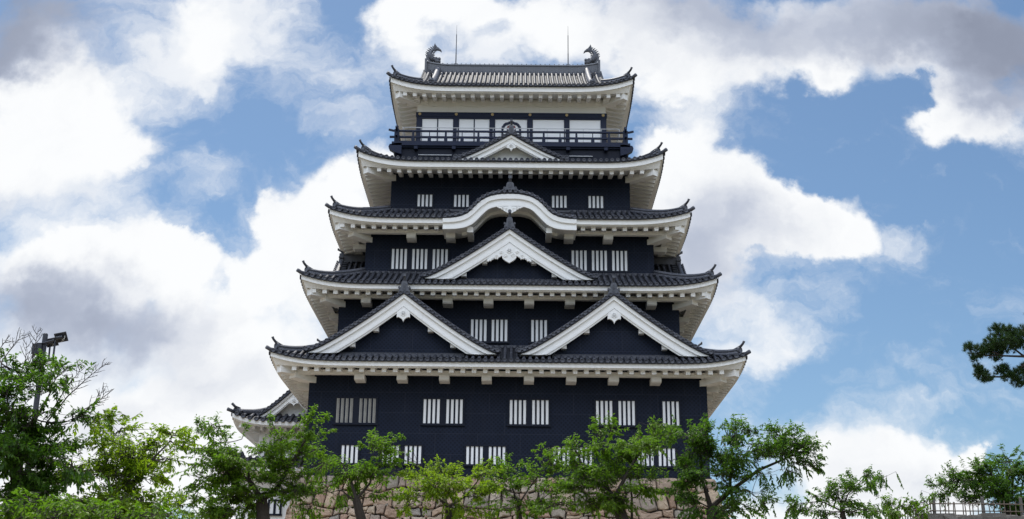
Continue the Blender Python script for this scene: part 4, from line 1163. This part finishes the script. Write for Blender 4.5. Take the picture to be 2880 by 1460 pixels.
def tree(name, label, cat, group, Y, trunk_px, blobs, spires=(), leaf=.122, mat='leaf', dens=1.0, seed=1, trunk_r=.17, gz=None, deep=.8, limbs=(), bare=(), nleaf=15, slen=(.32, .62), upb=.22):
    """a broadleaf tree. trunk_px: foot->fork as photograph pixels; blobs: (px, py, rx, ry[, density]) clumps of its crown at depth Y +- deep;
       spires: long leafy shoots (from, to); limbs: thick boughs as pixel polylines with radii"""
    rg = np.random.default_rng(seed); gz = GZ if gz is None else gz
    fx, fy = trunk_px[-1]; fork = at(fx, fy, Y)
    x0 = at(trunk_px[0][0], trunk_px[0][1], Y)
    root = np.array((x0[0]+(x0[0]-fork[0])*.3, Y, gz-.05))
    t = thing(name, label, cat, (root[0], root[1], gz), group)
    wood = MB()
    pts = [root]+[at(px, py, Y) for px, py in trunk_px]
    if len(pts) == 2: pts.insert(1, (pts[0]*.5+pts[1]*.5)+np.array((.06, .02, 0)))
    wood.tube(pts, [trunk_r*1.35]+[trunk_r*(1.0-.25*i/max(1, len(pts)-2)) for i in range(len(pts)-1)], 9, False)
    nodes = [(fork, trunk_r*.7)]; 
    for pl in limbs:
        path = [at(px, py, Y+dy) for px, py, dy in pl[1]]
        if pl[1][0][1] > 1465: path = [np.array((root[0]+.1, path[0][1], gz))]+path
        rr = [pl[0]*.72*(1-.72*i/(len(path)-1)) for i in range(len(path))]
        wood.tube(path, rr, 7, False); nodes += list(zip(path[1:], rr[1:]))
    cen = []
    for bl in blobs:
        px, py, rx, ry = bl[:4]; dn = bl[4] if len(bl) > 4 else 1.0
        dy = rg.uniform(-deep, deep); c = at(px, py, Y+dy); k = mpp(px, py, Y+dy)
        cen.append((c, rx*k, ry*k, dn))
    cen.sort(key=lambda c: np.linalg.norm(c[0]-fork))
    Ps = []; 
    for c, rx, ry, dn in cen:
        cost = [np.linalg.norm(c-n[0])+.35*np.linalg.norm(n[0]-fork)*.5+(0.6*max(0, n[0][2]-c[2])) for n in nodes]
        j = int(np.argmin(cost)); p, r = nodes[j]
        r0 = min(r*.7, .014+.02*math.sqrt(max(rx, ry))); r1 = max(.006, r0*.45)
        path = limb(wood, p, c, r0, r1, rg)
        nodes.append((c, r1)); nodes.append((path[3], r0*.7))
        n = int(max(12, 400*rx*ry*dens*dn*(0.115/leaf)**2))
        nc = max(3, int(n/13)); dc = unit(rg.normal(0, 1, (nc, 3)))*(rg.random(nc)**.4)[:, None]
        own = rg.integers(0, nc, n); dd = dc[own]; sc_ = np.array([rx, max(.45, (rx+ry)*.5), ry])
        base = c+dd*sc_+rg.normal(0, 1, (n, 3))*np.array([.19, .19, .05])
        out = unit(dd*np.array([1/rx, 1/max(.45, (rx+ry)*.5), 1/ry])*.55+unit(rg.normal(0, 1, (nc, 3))*np.array((1, 1, .35)))[own]*.65+rg.normal(0, .28, (n, 3))+np.array((0, 0, upb))+unit(c-fork)*.4)
        ln = rg.uniform(slen[0], slen[1], n)*min(1.0, .55+.9*max(rx, ry))
        res = shoot_leaves(rg, base-out*(ln*.35)[:, None], out, ln, nleaf, leaf); Ps.append(res[:5])
        fast_sticks(wood, base-out*(ln*.35)[:, None], res[5], .007, .005)
        fast_sticks(wood, res[5], res[6], .005, .003)
        fast_sticks(wood, np.repeat(c[None], nc, 0), c+dc*sc_, .012, .007)
        k0 = base-out*(ln*.35)[:, None]; fast_sticks(wood, (c+dc*sc_)[own], k0, .0055, .0045)
    for (a, e) in spires:
        dy = rg.uniform(-deep, deep)*.6
        p, q = at(a[0], a[1], Y+dy), at(e[0], e[1], Y+dy+rg.uniform(-.2, .2)); ln = np.linalg.norm(q-p); d = (q-p)/ln
        near = min(nodes, key=lambda n_: np.linalg.norm(n_[0]-p)); limb(wood, near[0], p, .016, .012, rg)
        wood.tube([p, p+(q-p)*.5+np.array((0, 0, -.04*ln)), q], [.014, .009, .004], 4, False)
        m = max(4, int(ln/.085)); tt = rg.random(m)**.75*.92
        side = unit(rg.normal(0, 1, (m, 3))); out = unit(d*.75+side*.75+np.array((0, 0, .15)))
        res = shoot_leaves(rg, p+(q-p)*tt[:, None], out, rg.uniform(.14, .36, m)*(1.15-.65*tt), 8, leaf*.95); Ps.append(res[:5])
        res = shoot_leaves(rg, p[None], d[None], np.array([ln]), int(ln/.03)+6, leaf*.95, start=.1); Ps.append(res[:5])
    for pl in bare: 
        pp = [at(px, py, Y+.4*min(1, i)) for i, (px, py) in enumerate(pl[1])]
        near = min(nodes, key=lambda n_: np.linalg.norm(n_[0]-pp[0])); limb(wood, near[0], pp[0], pl[0]*1.3, pl[0], rg); bare_branch(wood, rg, pp, pl[0])
    wood.build('trunk', 'bark', t)
    cat_ = [np.concatenate([p[i] for p in Ps]) for i in range(5)]
    V, Fc = make_leaves(*cat_); np_mesh('crown', V, Fc, mat, t)
    return t, rg
def bare_branch(b, rg, path, r):
    P = [np.array(p) for p in path]
    b.tube(P, [r*(1-.8*i/(len(P)-1)) for i in range(len(P))], 5, False)
    L = sum(np.linalg.norm(P[i+1]-P[i]) for i in range(len(P)-1))
    n = int(L/.12); side = 1
    for i in range(n):
        t = .25+.75*i/n; s = t*(len(P)-1); k = min(int(s), len(P)-2); p = P[k]+(P[k+1]-P[k])*(s-k); d = unit(P[k+1]-P[k]); side = -side
        lat = unit(np.cross(d, np.array((.0, 1.0, .1)))*side+np.array((0, 0, .35))+rg.normal(0, .3, 3)); q = p+(d*.75+lat*.65)*rg.uniform(.10, .34)*(1.1-.6*t)*(1+L*.15)
        b.tube([p, (p+q)/2+lat*.015, q], [.0075, .006, .004], 4, False)
        for j in range(2):
            m = p+(q-p)*(.45+.3*j); e = m+(d*.6+rg.normal(0, .45, 3)+np.array((0, 0, .2)))*.085; b.tube([m, e], [.004, .003], 3, False)
G = 'cherry trees below the keep'
tree('cherry_tree', 'broad cherry tree with a thick dark trunk in front of the white annex turret', 'tree', G, -20, [(742,1475),(735,1405)],
  [(690,1290,85,36),(620,1312,70,42),(800,1298,75,45),(858,1230,32,48),(790,1235,28,30),(760,1250,35,30),(620,1245,32,16,.7),(608,1202,20,14,.5),(570,1222,26,24,.7),(575,1260,45,30),(620,1400,85,45),(850,1380,80,42,.8),(700,1345,100,50),(560,1345,55,30,.8),(545,1395,45,28,.8),(880,1270,40,22),(905,1310,40,18,.7),(800,1350,60,35),(690,1430,60,25,.8),(590,1440,60,25),(640,1445,60,22),(560,1450,50,20),(500,1420,30,22,.7),(690,1390,60,30),(870,1425,50,25,.7),(545,1305,40,15,.7)],
  spires=[((850,1230),(885,1138)),((870,1210),(925,1160)),((880,1230),(945,1205)),((790,1240),(757,1166)),((640,1240),(608,1185)),((600,1220),(640,1215)),((680,1235),(695,1195)),((570,1215),(560,1170)),((620,1200),(604,1172))],
  seed=3, trunk_r=.21, dens=.72, limbs=[(.13,[(735,1405,0),(700,1350,-.2),(641,1326,.2),(590,1300,.4)]),(.11,[(735,1405,0),(770,1389,.2),(807,1326,.3),(839,1270,.2),(867,1226,.1)])])
tree('cherry_tree', 'small cherry tree with leaning dark trunk and a long right arm before stone wall', 'tree', G, -18, [(1020,1475),(1002,1405)],
  [(950,1306,50,13,.8),(1012,1326,55,20),(1000,1350,55,28),(1068,1275,30,30),(1040,1252,30,10),(1062,1318,42,28),(1060,1395,35,25,.6),(930,1385,45,18,.7),(1075,1345,28,16,.7),(960,1330,45,20,.8),(1000,1395,45,18,.7),(1080,1245,28,14),(905,1312,36,10,.6)],
  spires=[((1050,1262),(1010,1246)),((1085,1250),(1134,1228)),((1070,1255),(1078,1237)),((1100,1262),(1128,1268))], seed=4, trunk_r=.16, dens=.85,
  limbs=[(.07,[(1002,1405,0),(1040,1360,.1),(1060,1300,.1)]),(.08,[(1002,1405,0),(985,1345,.2),(960,1300,.3)])],
  bare=[(.012,[(1002,1405),(1060,1370),(1090,1330),(1120,1318)])])
tree('cherry_tree', 'low cherry tree with bright yellow green top before middle of stone wall', 'tree', G, -19, [(1265,1475),(1263,1425)],
  [(1210,1342,50,14),(1180,1335,35,10,.8),(1290,1345,55,16),(1240,1322,18,12,.8),(1265,1375,80,30),(1185,1395,45,28,.7),(1330,1395,55,30,.8),(1350,1335,35,18),(1240,1410,55,22,.7),(1150,1420,30,20,.5),(1320,1430,50,22,.8),(1205,1370,45,18,.8)],
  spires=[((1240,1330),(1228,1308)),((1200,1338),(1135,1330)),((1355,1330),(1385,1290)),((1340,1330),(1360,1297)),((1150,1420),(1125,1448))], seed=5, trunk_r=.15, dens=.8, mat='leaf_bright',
  bare=[(.014,[(1263,1425),(1225,1345),(1170,1300),(1128,1268)])],
  limbs=[(.06,[(1263,1425,0),(1310,1395,.1),(1350,1345,.1)]),(.06,[(1263,1425,0),(1225,1395,.2),(1195,1350,.3)])])
tree('cherry_tree', 'slender young cherry tree between the middle windows and the stone wall', 'tree', G, -17, [(1466,1475),(1458,1420)],
  [(1430,1325,38,18),(1415,1345,42,22,.8),(1445,1380,55,35,.8),(1485,1415,50,30,.8),(1530,1332,42,22,.9),(1545,1300,22,26),(1500,1355,40,22,.8),(1410,1395,40,25,.7),(1560,1360,40,22,.7),(1530,1400,40,28,.7),(1430,1430,45,18,.7),(1545,1265,12,16,.8)],
  spires=[((1545,1290),(1538,1272)),((1560,1310),(1592,1245)),((1430,1320),(1424,1270)),((1440,1320),(1472,1290)),((1410,1330),(1402,1280))], seed=6, trunk_r=.07, dens=.7,
  limbs=[(.045,[(1458,1420,0),(1490,1370,.1),(1535,1310,.1)]),(.045,[(1458,1420,0),(1440,1370,.1),(1428,1320,.1)])])
tree('cherry_tree', 'tall cherry tree with upright shoots and two stems before the right windows', 'tree', G, -18, [(1757,1478),(1728,1402)],
  [(1690,1250,40,26),(1682,1215,22,20),(1720,1200,14,18),(1842,1196,22,16),(1830,1228,45,22),(1875,1222,26,12,.8),(1790,1255,60,26),(1735,1285,55,26),(1622,1272,22,30),(1645,1312,55,26),(1605,1370,55,32,.8),(1700,1372,70,42),(1765,1402,60,34),(1812,1362,45,26),(1562,1420,55,28,.8),(1660,1425,60,22),(1775,1300,50,20),(1690,1320,50,24),(1740,1345,60,28),(1830,1280,30,14,.6),(1640,1345,40,20,.8)],
  spires=[((1682,1220),(1658,1190)),((1690,1215),(1668,1183)),((1718,1210),(1712,1176)),((1725,1205),(1728,1180)),((1835,1205),(1836,1180)),((1845,1200),(1853,1186)),((1860,1225),(1898,1208)),((1850,1230),(1890,1238)),((1618,1270),(1592,1238)),((1790,1250),(1800,1215)),((1660,1300),(1652,1258))],
  seed=7, trunk_r=.20, dens=.8, limbs=[(.10,[(1728,1402,0),(1690,1345,.2),(1640,1310,.3)]),(.10,[(1728,1402,0),(1760,1340,.1),(1800,1270,.2),(1835,1225,.1)]),(.09,[(1777,1470,.3),(1777,1400,.3),(1770,1330,.2)])])
tree('cherry_tree', 'wide dark cherry tree spreading over blue sky at the right corner of the keep', 'tree', G, -19, [(2008,1478),(2000,1428)],
  [(1955,1225,45,26),(1915,1215,26,10,.8),(2050,1220,55,24),(2110,1212,40,18,.8),(2180,1235,65,28),(2225,1258,42,30),(2268,1278,20,24,.8),(2280,1308,14,12,.6),(2105,1270,85,32),(1990,1275,55,38),(1960,1335,55,42),(2030,1340,65,38),(2115,1385,45,16,.5),(2225,1325,36,12,.5),(2065,1420,75,26,.8),(1960,1410,48,34),(2155,1412,36,12,.5),(2200,1275,60,22),(2060,1300,55,24),(1930,1275,35,22),(1920,1370,30,22,.8),(2140,1330,40,14,.5),(2020,1440,60,18),(2235,1300,32,14,.7)],
  spires=[((1930,1220),(1903,1208)),((1965,1225),(1935,1185)),((1985,1220),(1983,1168)),((1990,1220),(1995,1185)),((2040,1210),(2030,1192)),((2060,1210),(2050,1190)),((2100,1210),(2085,1188)),((2170,1225),(2168,1195)),((2190,1225),(2162,1190)),((2230,1240),(2240,1200)),((2260,1250),(2275,1215)),((2120,1395),(2185,1402)),((2280,1270),(2300,1245)),((2290,1300),(2318,1325)),((2080,1415),(2150,1440))],
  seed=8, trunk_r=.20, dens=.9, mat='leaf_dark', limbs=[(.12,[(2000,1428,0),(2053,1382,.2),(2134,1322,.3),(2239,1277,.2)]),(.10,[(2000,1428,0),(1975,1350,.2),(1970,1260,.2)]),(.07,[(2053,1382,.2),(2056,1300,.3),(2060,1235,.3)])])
tree('young_tree', 'small dark tree with spreading tiers low against the white cloud', 'tree', 'small trees by the fence', -17, [(2376,1470),(2368,1438)],
  [(2440,1338,30,12),(2468,1346,20,7,.8),(2395,1362,28,18),(2330,1388,42,13),(2292,1398,28,10,.8),(2235,1418,34,13,.8),(2362,1410,46,18),(2275,1436,36,12,.8),(2418,1432,28,12),(2402,1378,36,12),(2340,1440,60,14),(2215,1432,34,12,.8),(2450,1366,22,8,.7)],
  spires=[((2440,1335),(2446,1318)),((2400,1350),(2384,1328)),((2240,1410),(2208,1395))], seed=9, trunk_r=.09, dens=1.0, mat='leaf_dark',
  limbs=[(.045,[(2368,1438,0),(2385,1390,.1),(2430,1345,.1)]),(.04,[(2368,1438,0),(2310,1410,.1),(2235,1418,.1)])])
tree('shrub', 'low leafy shrub sprouting behind the left end of the bamboo fence', 'shrub', 'small trees by the fence', -12.5, [(2520,1480),(2518,1452)],
  [(2500,1415,24,10,.8),(2532,1424,28,13),(2470,1438,34,13),(2562,1422,18,12,.7),(2600,1412,24,10,.5),(2500,1445,50,12),(2575,1445,26,10,.7)],
  spires=[((2495,1412),(2480,1390)),((2540,1418),(2552,1402)),((2560,1420),(2562,1405)),((2600,1412),(2598,1402))], seed=10, trunk_r=.04, dens=.9, deep=.35)
tree('cherry_tree', 'leafy cherry tree rising behind the bamboo fence at the right edge', 'tree', G, -9, [(2835,1480),(2832,1430)],
  [(2655,1362,34,9,.8),(2700,1352,46,14),(2690,1330,24,10,.8),(2745,1318,30,14),(2782,1335,45,22),(2832,1302,18,30),(2855,1312,36,30),(2822,1392,55,38),(2765,1392,45,18,.8),(2872,1395,26,50),(2690,1386,28,9,.7),(2740,1352,50,18),(2800,1362,50,24),(2730,1410,50,14,.7),(2890,1340,30,40),(2850,1440,50,20),(2640,1390,30,7,.4)],
  spires=[((2660,1360),(2608,1364)),((2690,1328),(2664,1306)),((2745,1315),(2742,1298)),((2830,1295),(2815,1255)),((2835,1290),(2868,1256)),((2665,1385),(2630,1394)),((2790,1325),(2772,1300)),((2860,1295),(2875,1270)),((2760,1310),(2780,1302))],
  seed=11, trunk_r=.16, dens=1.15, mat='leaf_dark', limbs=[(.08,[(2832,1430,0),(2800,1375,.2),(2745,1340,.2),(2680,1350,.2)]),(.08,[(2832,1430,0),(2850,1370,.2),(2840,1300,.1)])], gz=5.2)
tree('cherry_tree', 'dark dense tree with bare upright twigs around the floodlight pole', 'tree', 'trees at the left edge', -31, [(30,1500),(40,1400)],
  [(15,1030,32,24,.8),(62,1060,45,32,.8),(20,1110,42,42),(105,1105,40,28,.8),(160,1085,32,20,.7),(90,1180,70,40),(190,1185,50,25,.8),(30,1240,55,50),(120,1262,85,48),(60,1340,85,70),(200,1292,55,36),(40,1425,75,45),(150,1425,85,45),(30,1310,50,50),(90,1400,70,50),(60,1260,60,50),(225,1172,34,18,.6),(165,1035,18,18,.5),(112,1022,24,18,.5),(60,1160,60,40),(5,1180,40,60),(130,1340,70,50)],
  spires=[((60,1060),(32,1000)),((20,1030),(10,985)),((130,1080),(150,1030)),((200,1180),(250,1165)),((105,1100),(120,1010)),((70,1050),(110,995))], seed=12, trunk_r=.16, leaf=.12, mat='leaf_dark', dens=1.15, nleaf=13, slen=(.25, .5),
  limbs=[(.07,[(40,1400,0),(60,1300,.2),(100,1180,.3),(150,1090,.3)]),(.07,[(40,1400,0),(25,1250,.2),(20,1100,.2)])],
  bare=[(.018,[(20,1190),(60,1080),(95,990),(108,925)]),(.014,[(55,1060),(72,1010),(75,960)]),(.012,[(10,1010),(40,968),(66,938)]),(.012,[(-5,990),(10,965),(25,955)]),(.018,[(130,1190),(190,1115),(250,1060),(302,1018)]),(.013,[(150,1150),(190,1085),(220,1050),(232,1024)]),(.014,[(205,1165),(250,1145),(280,1120),(292,1085)]),(.011,[(250,1145),(285,1122),(300,1096)]),(.010,[(110,1110),(140,1070),(168,1025)]),(.012,[(135,1100),(160,1062),(172,1040)])])
tree('cherry_tree', 'spreading yellow green tree between the left edge and the annex turret', 'tree', 'trees at the left edge', -30, [(330,1520),(322,1440)],
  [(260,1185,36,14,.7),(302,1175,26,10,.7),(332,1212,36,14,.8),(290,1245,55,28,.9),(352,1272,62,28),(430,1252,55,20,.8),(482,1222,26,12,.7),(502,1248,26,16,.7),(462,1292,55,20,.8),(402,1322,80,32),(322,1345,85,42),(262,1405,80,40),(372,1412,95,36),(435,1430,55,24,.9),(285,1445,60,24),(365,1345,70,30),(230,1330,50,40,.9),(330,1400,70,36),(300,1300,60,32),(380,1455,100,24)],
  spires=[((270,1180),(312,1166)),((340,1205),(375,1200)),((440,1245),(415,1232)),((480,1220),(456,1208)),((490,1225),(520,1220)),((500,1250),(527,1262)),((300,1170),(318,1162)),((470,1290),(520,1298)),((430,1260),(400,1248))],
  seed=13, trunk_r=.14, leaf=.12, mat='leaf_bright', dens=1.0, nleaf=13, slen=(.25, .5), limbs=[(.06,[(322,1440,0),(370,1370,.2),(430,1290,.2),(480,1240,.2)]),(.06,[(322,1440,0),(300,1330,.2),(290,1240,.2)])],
  bare=[(.012,[(30,1330),(90,1275),(150,1258),(210,1257)]),(.012,[(20,1320),(100,1290),(140,1250),(150,1218)])])

tree('cherry_tree', 'low leafy tree crown filling the bottom left corner in the foreground', 'tree', 'trees at the left edge', -34, [(250,1540),(252,1490)],
  [(20,1440,60,26),(95,1432,65,26),(170,1442,65,24),(245,1432,65,24),(320,1445,60,20),(395,1450,60,18),(470,1452,40,12,.8),(60,1455,80,18),(300,1462,120,14),(140,1462,110,14),(130,1410,50,16,.7),(220,1408,45,14,.7)],
  spires=[((60,1425),(50,1400)),((180,1430),(165,1405)),((300,1440),(312,1412)),((420,1450),(445,1428))], seed=15, trunk_r=.12, leaf=.12, dens=1.1, nleaf=13, slen=(.22, .45), deep=.6)

# pine reaching in from the right --------------------------------------------
def pine():
    Y = -23; rg = np.random.default_rng(21)
    base = at(3010, 1460, Y); root = np.array((base[0], Y, GZ))
    t = thing('pine_tree', 'dark green pine bough with flat needle pads reaching in from the right edge', 'tree', tuple(root))
    b = MB()
    top = at(2965, 880, Y)
    b.tube([root-np.array((0, 0, .1)), root*.5+top*.5+np.array((.25, 0, 0)), at(2985, 1020, Y), top], [.19, .16, .12, .07], 9, False)
    arms = [(.045, [(2985,1020,0),(2925,1000,.1),(2880,1003,0),(2822,1001,-.1),(2790,990,-.1)]), (.05, [(2990,1060,0),(2925,1015,-.1),(2880,1027,0),(2852,1050,.1),(2815,1060,.1),(2770,1060,.1)]), (.03, [(2880,1003,0),(2845,975,.1),(2815,945,.1)]), (.025, [(2852,1050,.1),(2868,1078,.1)]), (.03, [(2925,1000,.1),(2890,960,-.1),(2870,935,-.1)]), (.02, [(2822,1001,-.1),(2770,1000,0),(2725,980,0)])]
    nodes = []
    for r, pl in arms:
        path = [at(px, py, Y+dy) for px, py, dy in pl]; b.tube(path, [r*(1-.6*i/(len(path)-1)) for i in range(len(path))], 7, False); nodes += path
    pads = [(2817,968,55,32,0),(2790,985,34,24,.1),(2843,940,32,18,-.1),(2806,930,26,14,.1),(2802,920,12,10,0),(2830,924,12,10,0),(2730,978,24,14,0),(2755,992,26,14,.1),(2740,1008,12,12,0),(2806,1012,12,10,0),(2762,1052,24,20,.1),(2748,1036,16,12,0),(2778,1062,18,14,0),(2820,1042,26,16,.1),(2838,1060,24,14,0),(2868,1072,22,22,.1),(2850,1050,20,10,0),(2880,1040,20,20,.1),(2868,965,28,22,.1),(2880,930,22,16,0),(2895,1000,16,10,0),(2965,880,70,28,0),(3010,905,60,26,.3),(2960,860,50,22,-.3),(3040,990,60,24,.3),(3080,1010,50,20,-.2),(3035,1060,50,20,.2)]
    C = []; D = []
    for px, py, rx, ry, dy in pads:
        c = at(px, py, Y+dy); k = mpp(px, py, Y); n = int(max(7, rx*ry*.105))
        dd = unit(rg.normal(0, 1, (n, 3)))*(rg.random(n)**.4)[:, None]
        pos = c+dd*np.array((rx*k, rx*k*1.2, ry*k)); C.append(pos); D.append(unit(dd*.6+np.array((0, 0, .75))+rg.normal(0, .25, (n, 3))))
        j = int(np.argmin([np.linalg.norm(c-q) for q in nodes])); limb(b, nodes[j], c, .016, .008, rg)
        fast_sticks(b, np.repeat(c[None], n, 0), pos, .006, .004)
    C = np.concatenate(C); D = np.concatenate(D); n = len(C); m = 46
    dr = unit(D[:, None, :]*.55+rg.normal(0, .55, (n, m, 3))); ln = rg.uniform(.075, .125, (n, m))
    P = C[:, None, :]+D[:, None, :]*(rg.random((n, m, 1))*.07-.03); tip = P+dr*ln[..., None]
    sd = unit(np.cross(dr, rg.normal(0, 1, (n, m, 3))))*.0042
    V = np.stack([P-sd, P+sd, tip], 2).reshape(-1, 3); Fc = np.arange(len(V)).reshape(-1, 3)
    b.build('trunk', 'bark', t); np_mesh('needles', V, Fc, 'needle', t)
pine()

# ------------------------------------------------------------------ floodlight mast at the left
def floodlight():
    Y = -22; P = lambda px, py, dy=0: at(px, py, Y+dy)
    top = P(128, 941); x = top[0]; ft = np.array((x, Y, GZ))
    t = thing('floodlight_mast', 'dark steel mast with floodlights and control boxes above the left trees', 'floodlight', tuple(ft))
    k = mpp(120, 1000, Y)
    b = MB(); b.tube([(x, Y, GZ), (x, Y, top[2])], [.085, .07], 12); b.tube([(x, Y, top[2]), (x, Y, top[2]+.03)], [.072, .05], 12); b.build('pole', 'pole', t)
    z1 = P(128, 968)[2]; z2 = P(128, 1017)[2]
    b = MB()   # bracket frame
    a1 = P(152, 957, -.1); b.tube([(x, Y-.1, z1), tuple(a1)], .03, 6); b.tube([(x, Y+.05, z1), tuple(P(160, 960, .25))], .03, 6)
    b.tube([(x-.25, Y, z2+.02), (x, Y, z2)], .025, 6); b.tube([(x, Y-.08, z2-.02), tuple(P(152, 1013, -.1))], .028, 6); b.tube([(x, Y+.08, z2-.02), tuple(P(140, 1009, .2))], .028, 6)
    b.tube([tuple(P(142, 958, .2)), tuple(P(137, 1010, .2))], .028, 6); b.tube([tuple(P(155, 960, -.1)), tuple(P(149, 1012, -.1))], .028, 6)
    b.tube([tuple(P(104, 1002)), tuple(P(102, 1022))], .022, 6); b.tube([tuple(P(93, 1000)), tuple(P(91, 1024))], .022, 6)
    b.tube([tuple(P(91, 1024)), tuple(P(122, 1020))], .025, 6); b.build('bracket', 'pole', t)
    for (px, py) in ((113, 982), (99, 984)):
        c = P(px, py, -.05); b = MB(); b.box((c[0]-.062, c[1]-.10, c[2]-.14), (c[0]+.062, c[1]+.10, c[2]+.14)); b.box((c[0]-.07, c[1]-.108, c[2]+.14), (c[0]+.07, c[1]+.108, c[2]+.155)); b.tube([(c[0], c[1], c[2]-.2), (c[0], c[1], c[2]-.14)], .015, 5); b.build('control_box', 'pole', t)
    for (px, py, w, h, dy) in ((172, 949, .155, .135, -.15), (146, 963, .15, .12, .2)):
        c = P(px, py, dy)
        ax = unit(np.array((.96, .12, .25))); n = unit(np.array((-.25, .75, .58))); n = unit(n-ax*np.dot(n, ax)); up = np.cross(n, ax)
        if up[2] < 0: up = -up
        f = lambda a, u, d: c+ax*a+up*u+n*d
        b = MB(); b.hexa([f(a, u, d) for u in (-h, h) for a, d in ((-w, -.02), (w, -.02), (w, .02), (-w, .02))])
        b.hexa([f(a, u, d) for u in (-h-.008, h+.008) for a, d in ((-w-.008, .0), (w+.008, .0), (w+.008, .012), (-w-.008, .012))])
        for a in np.linspace(-w*.8, w*.8, 9): b.hexa([f(a+da, u, d) for u in (-h*.75, h*.55) for da, d in ((-.004, -.05), (.004, -.05), (.004, -.02), (-.004, -.02))])
        L = b.build('floodlight', 'pole', t)
        b = MB(); b.tube([f(-w*.65, h*.3, -.09), f(.05, h*.3, -.09)], .048, 10); b.tube([f(-w*.75, h*.3, -.09), f(-w*.6, h*.3, -.09)], .056, 10); b.build('ballast', 'pole', L)
        b = MB(); b.tube([f(.0, -h*.5, -.04), f(.08, -.02, -.07), f(w*.75, h*.35, -.05)], .010, 5); b.tube([f(-.02, -h*.8, -.04), f(.06, -.06, -.08), f(w*.7, h*.1, -.05)], .008, 5); b.build('yoke', 'metal', L)
        b = MB(); b.hexa([f(a, u, d) for u in (-h*.9, h*.9) for a, d in ((-w*.9, .021), (w*.9, .021), (w*.9, .026), (-w*.9, .026))]); b.build('lamp_glass', 'glass', L)
floodlight()

# ------------------------------------------------------------------ retaining wall and bamboo fence at the right
def fence():
    Yf = -12.0; rg = np.random.default_rng(5)
    c = at(2627, 1449, Yf); x0, zt = c[0], c[2]
    w = thing('retaining_wall', 'rough grey stone retaining wall under the bamboo fence at lower right', 'stone wall', (x0+4, Yf, GZ))
    b = MB(); H = zt-GZ+.02
    masonry(b, 12.0, H, lambda u, v, d: (x0-.35+u, Yf-.25-d-(H-v)*.12, GZ+v), .95, 31, .015, .12)
    masonry(b, 14.0, H, lambda u, v, d: (x0-.30-d-(H-v)*.12, Yf-.3+u, GZ+v), .95, 32, .015, .12)
    b.build('stones', 'rock', w)
    b = MB(); u = x0-.5
    while u < x0+11.6:      # uneven coping blocks
        L = rg.uniform(.55, 1.3); h = rg.uniform(-.05, .06)
        n = 6; top = []; 
        P = [(u+.015, Yf-.36+rg.uniform(-.03, .03), zt-.3), (u+L-.015, Yf-.36+rg.uniform(-.03, .03), zt-.3), (u+L-.015, Yf+.25, zt-.3), (u+.015, Yf+.25, zt-.3), (u+.05, Yf-.32, zt+h+rg.uniform(-.03, .03)), (u+L-.05, Yf-.32, zt+h+rg.uniform(-.03, .03)), (u+L-.05, Yf+.25, zt+h), (u+.05, Yf+.25, zt+h)]
        b.hexa(P); u += L
    b.build('coping', 'rock', w)
    b = MB(); b.box((x0-.2, Yf-.1, GZ), (x0+11.5, Yf+14, zt-.06)); b.build('wall_core', 'grout', w)
    g = MB(); g.grid(lambda i, j: (x0-.1+11.5*i, Yf+.2+13.6*j, zt-.05+.0*i), 4, 4); struct(g.build('raised_ground', 'turf'), label='turf behind the retaining wall', cat='ground')
    f = thing('bamboo_fence', 'weathered bamboo lattice fence with timber posts on the stone wall', 'fence', (x0, Yf, zt))
    k = mpp(2700, 1430, Yf)
    def post(x, y, h, r=.06):
        b = MB(); lean = rg.uniform(-.012, .012, 2)
        b.tube([(x, y, zt-.1), (x+lean[0], y+lean[1], zt+h)], [r, r*.92], 9); b.tube([(x+lean[0], y+lean[1], zt+h), (x+lean[0], y+lean[1], zt+h+.015)], [r*.9, r*.6], 9); b.build('post', 'timber', f)
    xs = [at(px, 1430, Yf)[0] for px in (2627, 2765, 2873)]
    for x in xs: post(x, Yf, .62)
    post(xs[2]+1.75, Yf, .62); post(x0, Yf+1.9, .6); post(x0, Yf+4.0, .6)
    for z in (zt+.14, zt+.385):
        b = MB(); b.tube([(x0-.15, Yf-.05, z), (xs[1], Yf-.045, z+.01), (xs[2]+1.9, Yf-.05, z-.005)], [.021, .019, .017], 7); b.build('rail', 'bamboo', f)
        b = MB(); b.tube([(x0-.04, Yf-.1, z+.02), (x0-.05, Yf+5, z+.01)], .02, 7); b.build('rail', 'bamboo', f)
    pxs = [2644, 2658, 2667, 2681, 2686, 2708, 2716, 2728, 2736, 2750, 2769, 2784, 2796, 2812, 2826, 2840, 2856]
    for px in pxs:
        x = at(px, 1430, Yf)[0]; b = MB(); l = rg.uniform(-.035, .035); h = rg.uniform(.44, .56)
        b.tube([(x, Yf+.0, zt-.08), (x+l*.4, Yf, zt+h*.5), (x+l, Yf, zt+h)], [.019, .018, .016], 7); b.build('picket', 'bamboo', f)
    for i in range(14):
        y = Yf+.3+i*.33; b = MB(); h = rg.uniform(.46, .56); b.tube([(x0, y, zt-.08), (x0+rg.uniform(-.02, .02), y, zt+h)], [.02, .018], 7); b.build('picket', 'bamboo', f)
fence()
